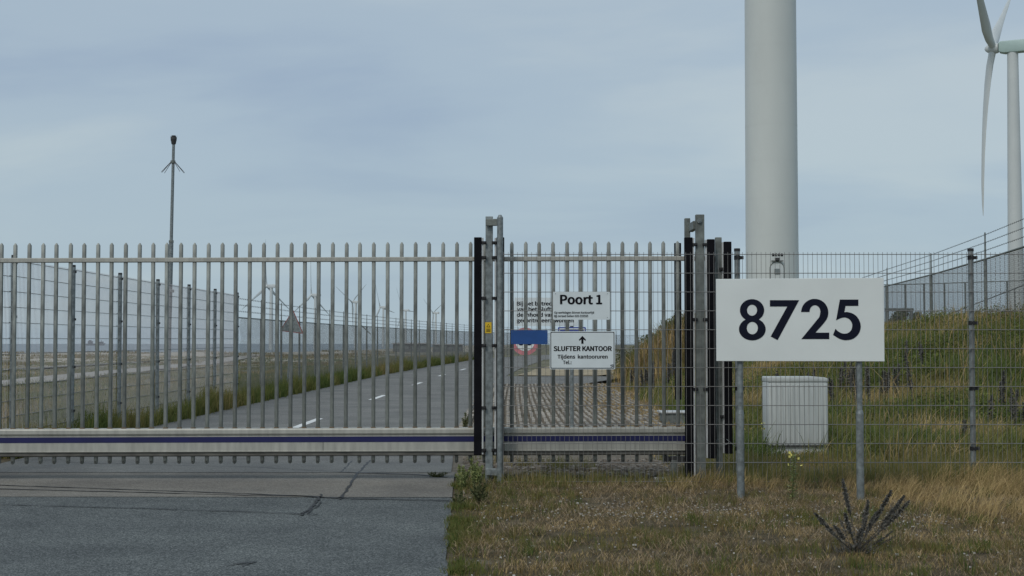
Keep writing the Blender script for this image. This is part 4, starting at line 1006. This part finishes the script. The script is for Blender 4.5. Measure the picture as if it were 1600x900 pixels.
# 8 field beyond the left fence
cy_ = 16+(U_(0, 1, 9000)**1.5)*110; cx_ = -7.2-U_(0, 1, len(cy_))**1.3*np.minimum(8+cy_*.35, 30)
k = cy_ > 19; cx_, cy_ = cx_[k], cy_[k]
k = ~((cx_ < np.interp(cy_, [20, 54, 92, 130], [-16.4, -17.2, -20.2, -22.2])) & (cx_ > np.interp(cy_, [20, 54, 92, 130], [-19.2, -19.8, -22.8, -24.2]))); cx_, cy_ = cx_[k], cy_[k]
X, Y = clump(cx_, cy_, 14, .14); nk = len(cx_); sc_ = np.repeat(1+(cy_-16)/30, 14)
blades('field_grass', X, Y, np.repeat(U_(.10, .40, nk)*(1-.6*sst(cy_, 35, 85)), 14)*U_(.6, 1.1, len(X)), U_(.006, .012, len(X))*sc_, np.abs(RNG.normal(.4, .25, len(X))), np.clip(np.repeat(.60+1.0*(vn(cx_, cy_, 4, 6)-.5), 14)+RNG.normal(0, .14, len(X)), 0, 1), 'rough olive grass in the field left of the road fence', .7, m=GRASS_G)
# 9 marram on the dunes
cy_ = U_(88, 185, 5000); cx_ = -12-U_(0, 1, 5000)*55; k = vn(cx_, cy_, 6, 15) > .60; cx_, cy_ = cx_[k], cy_[k]
X, Y = clump(cx_, cy_, 14, .4); nk = len(cx_)
blades('marram_grass', X, Y, np.repeat(U_(.12, .32, nk), 14)*U_(.6, 1.1, len(X)), U_(.03, .06, len(X)), np.abs(RNG.normal(.4, .25, len(X))), np.clip(RNG.normal(.5, .16, len(X)), 0, 1), 'marram grass tufts on the pale dunes', .7)
# 10 dry grass over the paving edge
cx_, cy_ = scatter(2600, .9, 4.4, 17, 48); k = RNG.random(len(cx_)) < sst(cx_+(vn(cx_, cy_, 2, 3)-.5)*1.6, 1.3, 3.0)*.9; cx_, cy_ = cx_[k], cy_[k]
X, Y = clump(cx_, cy_, 16, .10); nk = len(cx_)
blades('dry_grass', X, Y, U_(.03, .11, len(X)), U_(.008, .016, len(X)), np.abs(RNG.normal(.8, .3, len(X))), np.clip(RNG.normal(.15, .16, len(X)), 0, 1), 'sparse dry grass creeping over the paving edge', .7)

# grit, shells and stones
X, Y = scatter(9000, -.5, 8, 8, 15.2); k = RNG.random(len(X)) < .12+1.2*np.exp(-(((X-1.3)/1.2)**2+((Y-12.7)/.7)**2))+.9*np.exp(-(((X-3.1)/.9)**2+((Y-12.0)/.6)**2)); X, Y = X[k], Y[k]
k = X > edge_x(Y)+.05; X, Y = X[k], Y[k]
gx = MB()
for x, y in zip(X, Y):
    r_ = random.uniform(.0025, .007)*(1.7 if random.random() < .05 else 1)
    gx.box((x, y, float(H(x, y))+r_*.2), (r_*2*random.uniform(.7, 1.4), r_*2, r_*1.1), random.uniform(0, 3), random.uniform(-.5, .5))
tag(gx.obj('gravel', STONE), 'pale shell grit scattered on the verge', 'gravel', None, 'stuff')
RUB = mat('rubble', (.22, .19, .155), .9, 0, .35, 9)
gx = MB()
for _ in range(1500):
    x, y = random.uniform(-.6, 3.2), random.uniform(15.9, 18.4); r_ = random.uniform(.008, .028)
    gx.box((x, y, float(H(x, y))+r_*.3), (r_*2.2, r_*1.8, r_*1.2), random.uniform(0, 3), random.uniform(-.4, .4))
tag(gx.obj('rubble', RUB), 'grey rubble between the gate and the paving', 'rubble', None, 'stuff')

# individual plants
def leaf_obj(name, Q, m, parent, tints):
    """Q: list of (centre, dir, side, len, wid) leaf diamonds"""
    V = []; lo = []
    for c, d, s_, l, w_ in Q:
        n = len(V); V += [c, c+d*(l*.45)+s_*(w_*.5), c+d*l, c+d*(l*.45)-s_*(w_*.5)]; lo += [n, n+1, n+2, n+3]
    org = np.array(worg(parent)); V = np.array([tuple(v) for v in V])-org
    me = raw_mesh(name, V, lo, np.arange(len(Q))*4, np.full(len(Q), 4))
    a_ = me.attributes.new('tint', 'FLOAT', 'POINT'); a_.data.foreach_set('value', np.repeat(np.array(tints), 4).astype(np.float32))
    return tag(link(name, me, m, parent), kind='stuff')
def rv(): 
    v = Vector((random.gauss(0, 1), random.gauss(0, 1), random.gauss(0, 1))); return v.normalized()
def spike_plant(root, base, stems, m_leaf, stem_m, ll, lw, dens=170, start=.35, knob=False):
    for (tip, r_) in stems:
        b0 = Vector(base)+Vector((random.uniform(-.02, .02), random.uniform(-.02, .02), 0)); tip = Vector(tip)
        ctrl = (b0+tip)/2+Vector((0, 0, -.12*(tip-b0).length*abs((tip-b0).normalized().x)))
        P = [b0*(1-t)**2+ctrl*2*t*(1-t)+tip*t*t for t in [i/8 for i in range(9)]]
        so_ = MB(); 
        for i in range(8): so_.cyl(P[i], P[i+1], r_*(1-.07*i), r_*(1-.07*(i+1)), 5)
        st_ = so_.obj('stem', stem_m, root)
        Q = []; T = []; ln = (tip-b0).length
        for _ in range(int(dens*ln/.5)):
            t = start+(1-start)*random.random()**.8; u = t*8; i = min(7, int(u)); c = P[i].lerp(P[i+1], u-i)
            d = (rv()+Vector((0, 0, .35))).normalized(); s_ = d.cross(rv()).normalized(); f = .6+.6*math.sin(math.pi*min(1, (t-start)/(1-start)*.9+.1))
            Q.append((c, d, s_, ll*f*random.uniform(.6, 1.2), lw*random.uniform(.7, 1.3))); T.append(random.random())
        for _ in range(int(26*ln/.5)):
            t = random.uniform(.03, start); u = t*8; i = min(7, int(u)); c = P[i].lerp(P[i+1], u-i)
            d = (rv()+Vector((0, 0, .2))).normalized(); Q.append((c, d, d.cross(rv()).normalized(), ll*random.uniform(.8, 1.6), lw*.6)); T.append(random.random())
        leaf_obj('flower_spike', Q, m_leaf, st_, T)
# dark dead plant in the foreground
yb = 10.15; base = at(1338, 862, yb); base.z = float(H(base.x, yb))
bp_ = thing('dead_bugloss', base, 'dark dead spiky plant in the dry grass below the number sign', 'plant')
tips = [(1316, 749, .25), (1273, 802, .1), (1393, 767, -.1), (1413, 775, .15), (1421, 783, -.05), (1357, 782, .3), (1320, 802, -.15), (1303, 822, .1), (1370, 800, .1), (1346, 826, -.2)]
spike_plant(bp_, base, [(at(x, y, yb+d), .0034) for x, y, d in tips], LEAFG, STEM, .024, .010, 420, .50)
spike_plant(bp_, base, [(at(random.uniform(1292, 1400), random.uniform(805, 845), yb+random.uniform(-.2, .3)), .0022) for _ in range(14)], LEAFG, STEM, .016, .006, 150, .5)
# basal leaves
Q = []; T = []
for _ in range(160):
    a_ = random.uniform(0, 6.28); d = Vector((math.cos(a_), math.sin(a_), random.uniform(.1, 1.0))).normalized(); c = base+Vector((random.gauss(0, .08), random.gauss(0, .06), 0))
    Q.append((c, d, d.cross(EZ).normalized(), random.uniform(.05, .13), .008)); T.append(random.random())
leaf_obj('basal_leaves', Q, LEAFG, bp_, T)
# evening primrose with yellow flowers
def primrose(px, py, top, Y, label, nfl, h_scale=1.0, group=None):
    b0 = at(px, py, Y); b0.z = float(H(b0.x, Y)); t_ = thing('evening_primrose', b0, label, 'plant', group)
    tp_ = at(px+3, top, Y)
    st_ = MB().cyl(b0, tp_, .006, .003, 6); st_.obj('stem', GSTEM, t_)
    Q = []; T = []
    for _ in range(150):
        f = random.random(); c = b0.lerp(tp_, f*.95); a_ = random.uniform(0, 6.28)
        d = Vector((math.cos(a_), math.sin(a_), random.uniform(-.2, .7))).normalized(); Q.append((c, d, d.cross(EZ).normalized(), random.uniform(.05, .11)*(1.1-.6*f), .018)); T.append(random.random())
    leaf_obj('leaves', Q, LEAF, t_, T)
    for _ in range(nfl):
        c = tp_+Vector((random.gauss(0, .035), random.gauss(0, .03), random.uniform(-.12, .02))); fl_ = MB()
        nrm_ = (rv()+EZ*.8+Vector((0, -.8, 0))).normalized(); u_ = nrm_.orthogonal().normalized(); v_ = nrm_.cross(u_)
        for k_ in range(4):
            t2 = k_*math.pi/2; d = u_*math.cos(t2)+v_*math.sin(t2); s_ = nrm_.cross(d)
            fl_.add([c, c+d*.009+s_*.008+nrm_*.003, c+d*.015+nrm_*.004, c+d*.009-s_*.008+nrm_*.003], [(0, 1, 2, 3)])
        fl_.obj('flower', PETAL, t_)
primrose(1238, 782, 709, 13.5, 'green weed with pale yellow flowers before the street cabinet', 7)
primrose(1073, 748, 706, 15.9, 'yellow flowered weed beside the roller carriage', 5)
primrose(1189, 712, 660, 18.7, 'small weed with pale flowers left of the street cabinet', 5)
# pale green weeds beside the portal
wl = ['pale green flowering weed between asphalt edge and guide posts', 'taller pale weed touching the guide post foot', 'dark bushy weed in front of the guide posts', 'low green weed at the asphalt corner']
for i, (px, py, tops, Y, ml, sp0) in enumerate(((722, 766, [(717, 727), (724, 728), (735, 730), (729, 738), (712, 742)], 14.7, LEAF, .15), (742, 760, [(736, 716), (746, 722), (749, 731), (741, 726), (754, 728)], 14.95, LEAF, .15), (748, 788, [(740, 752), (752, 747), (758, 756), (746, 760), (763, 768), (735, 764)], 13.4, SHRUB, .05), (716, 792, [(712, 772), (722, 768), (727, 778), (708, 780)], 13.1, SHRUB, .05))):
    b0 = at(px, py, Y); b0.z = float(H(b0.x, Y)); t_ = thing('weed', b0, wl[i], 'plant', 'weeds by the guide posts')
    spike_plant(t_, b0, [(at(x, y, Y+random.uniform(-.15, .15)), .003) for x, y in tops]*2, ml, GSTEM, .030, .010, 210, sp0)
# a tiny weed in the tar joint and one by the black edge
b0 = at(683, 745, 15.9); b0.z = float(H(b0.x, b0.y)); t_ = thing('weed', b0, 'tiny dark weed in the tar joint on the asphalt', 'plant')
spike_plant(t_, b0, [(b0+Vector((dx_, random.uniform(-.04, .04), .05)), .002) for dx_ in (-.1, -.06, -.02, .03, .07, .11)], SHRUB, GSTEM, .03, .009, 300, .05)
b0 = at(728, 672, 24.5); b0.z = float(H(b0.x, 24.5)); t_ = thing('weed', b0, 'slim weed at the road edge just left of the black edge', 'plant')
spike_plant(t_, b0, [(at(x, y, 24.5), .004) for x, y in ((727, 645), (733, 650), (723, 654))], SHRUB, GSTEM, .05, .018, 160, .1)
# dark dead spikes on the bank
sp_l = [(1583, 668, 622, 21.5), (1597, 655, 618, 22), (1566, 648, 590, 23), (1400, 622, 580, 26), (1385, 625, 592, 26), (1507, 688, 668, 20.6), (1545, 665, 628, 22), (1440, 590, 560, 28), (1312, 605, 575, 27), (1330, 618, 585, 26.5),
        (1020, 612, 575, 36), (1042, 610, 572, 36), (1058, 606, 566, 38), (1006, 606, 580, 38), (1012, 596, 572, 40), (1050, 600, 560, 40), (988, 602, 580, 42), (1205, 660, 640, 20.4)]
adj = ['tall', 'short', 'thin', 'bushy', 'crooked', 'dense']
plc = ['at the right edge of the bank', 'cut by the right edge of the view', 'high above the spikes at the right edge', 'right of the number sign post on the bank', 'just right of the board edge on the bank', 'left of the fence post at the bank foot',
       'right of the mesh fence post on the bank', 'midway up the bank right of the board', 'under the lower edge of the number board', 'above the right sign post on the bank', 'on the hill foot beyond the paving, second from left', 'on the hill foot beyond the paving, fourth from left',
       'on the hill foot nearest the black edges', 'on the hill foot beyond the paving, third from left', 'behind the hill foot spikes, left one', 'behind the hill foot spikes, right one', 'leftmost on the hill foot beyond the paving', 'beside the street cabinet']
for i, (px, yb_, yt_, Y) in enumerate(sp_l):
    b0 = at(px, yb_, Y); zg = float(H(b0.x, Y)); hh = (yb_-yt_)*Y/F*1.25+.12; b0.z = zg
    t_ = thing('bugloss_spike', b0, 'dark grey bugloss spike '+plc[i], 'plant', 'bugloss spikes on the bank')
    spike_plant(t_, b0, [(b0+Vector((random.uniform(-.08, .08), random.uniform(-.1, .1), hh*random.uniform(.75, 1.08))), .006) for _ in range(3 if Y > 30 else 2)], LEAFG, STEM, .055, .022, 130, .3)
ORD = ['first', 'second', 'third', 'fourth', 'fifth', 'sixth', 'seventh', 'eighth', 'ninth', 'tenth', 'eleventh', 'twelfth', 'thirteenth', 'fourteenth']
for i in range(14):
    px = 1196+i*18+random.uniform(-6, 6); Y = random.uniform(23.5, 27.5); b0 = at(px, 610, Y); b0.z = float(H(b0.x, Y))
    t_ = thing('bugloss_spike', b0, ORD[i]+' grey bugloss spike from the left in the loose row below the number board', 'plant', 'bugloss row below the number board')
    spike_plant(t_, b0, [(b0+Vector((random.uniform(-.1, .1), random.uniform(-.1, .1), random.uniform(.5, .85))), .006) for _ in range(2)], LEAFG, STEM, .05, .02, 130, .35)
# shrubs behind the bank fence and at the hill top
def shrub(name, c, rx, rz_, n, label, m=SHRUB, ls=.12, group=None):
    b0 = Vector(c); t_ = thing(name, b0, label, 'shrub', group)
    st_ = MB()
    for _ in range(6): st_.cyl(b0-EZ*.3, b0+Vector((random.uniform(-.5, .5)*rx, random.uniform(-.5, .5)*rx, rz_*random.uniform(.7, 1.3))), .03, .01, 5)
    st_.obj('stems', STEM, t_)
    Q = []; T = []; lobes = [(Vector((random.uniform(-.6, .6)*rx, random.uniform(-.5, .5)*rx, rz_*random.uniform(.5, 1.3))), random.uniform(.35, .6)) for _ in range(8)]
    for _ in range(n):
        lc, lr = random.choice(lobes); p = b0+lc+rv()*(random.random()**.4)*lr*rz_; d = rv(); Q.append((p, d, d.cross(rv()).normalized(), ls*random.uniform(.6, 1.3), ls*.5)); T.append(random.random())
    leaf_obj('foliage', Q, m, t_, T)
for i, (px, py, w_, h_) in enumerate(((1398, 508, 18, 18), (1430, 508, 16, 20), (1450, 508, 14, 12), (1478, 508, 16, 14), (1500, 506, 16, 16), (1528, 504, 16, 18), (1410, 505, 14, 22))):
    q = at(px, py, 76+i); k_ = F/q.y
    shrub('shrub', q, w_/k_, h_/k_*.6, 420, ['dark shrub behind the goalpost frame', 'round shrub right of the goalpost frame', 'low shrub behind the bank fence, third from left', 'small shrub between the bank fence posts', 'shrub just left of the mesh fence post', 'shrub just right of the mesh fence post', 'tallest shrub inside the goalpost frame'][i], ls=.16, group='shrubs behind the bank fence')
for i, (px, py, h_, Y) in enumerate(((1052, 520, 34, 52), (1034, 526, 24, 54), (1066, 515, 34, 50), (1008, 535, 20, 56), (985, 545, 16, 60), (1085, 510, 36, 48))):
    q = at(px, py, Y); k_ = F/Y; zg = float(H(q.x, Y)); hh = max(.4, q.z+h_*.75/k_-zg)
    shrub('shrub', (q.x, Y, zg-.1), .75, hh*.62, 620, ['tawny shrub at the hill top left of the black edges', 'shorter tawny shrub on the hill shoulder', 'tallest hill shrub beside the last gate pale', 'low shrub on the falling end of the hill', 'lowest shrub at the hill end beside the arrow sign', 'hill shrub hidden behind the black edges'][i], attr_shrub if False else SHRUB, .12, 'shrubs on the hill')
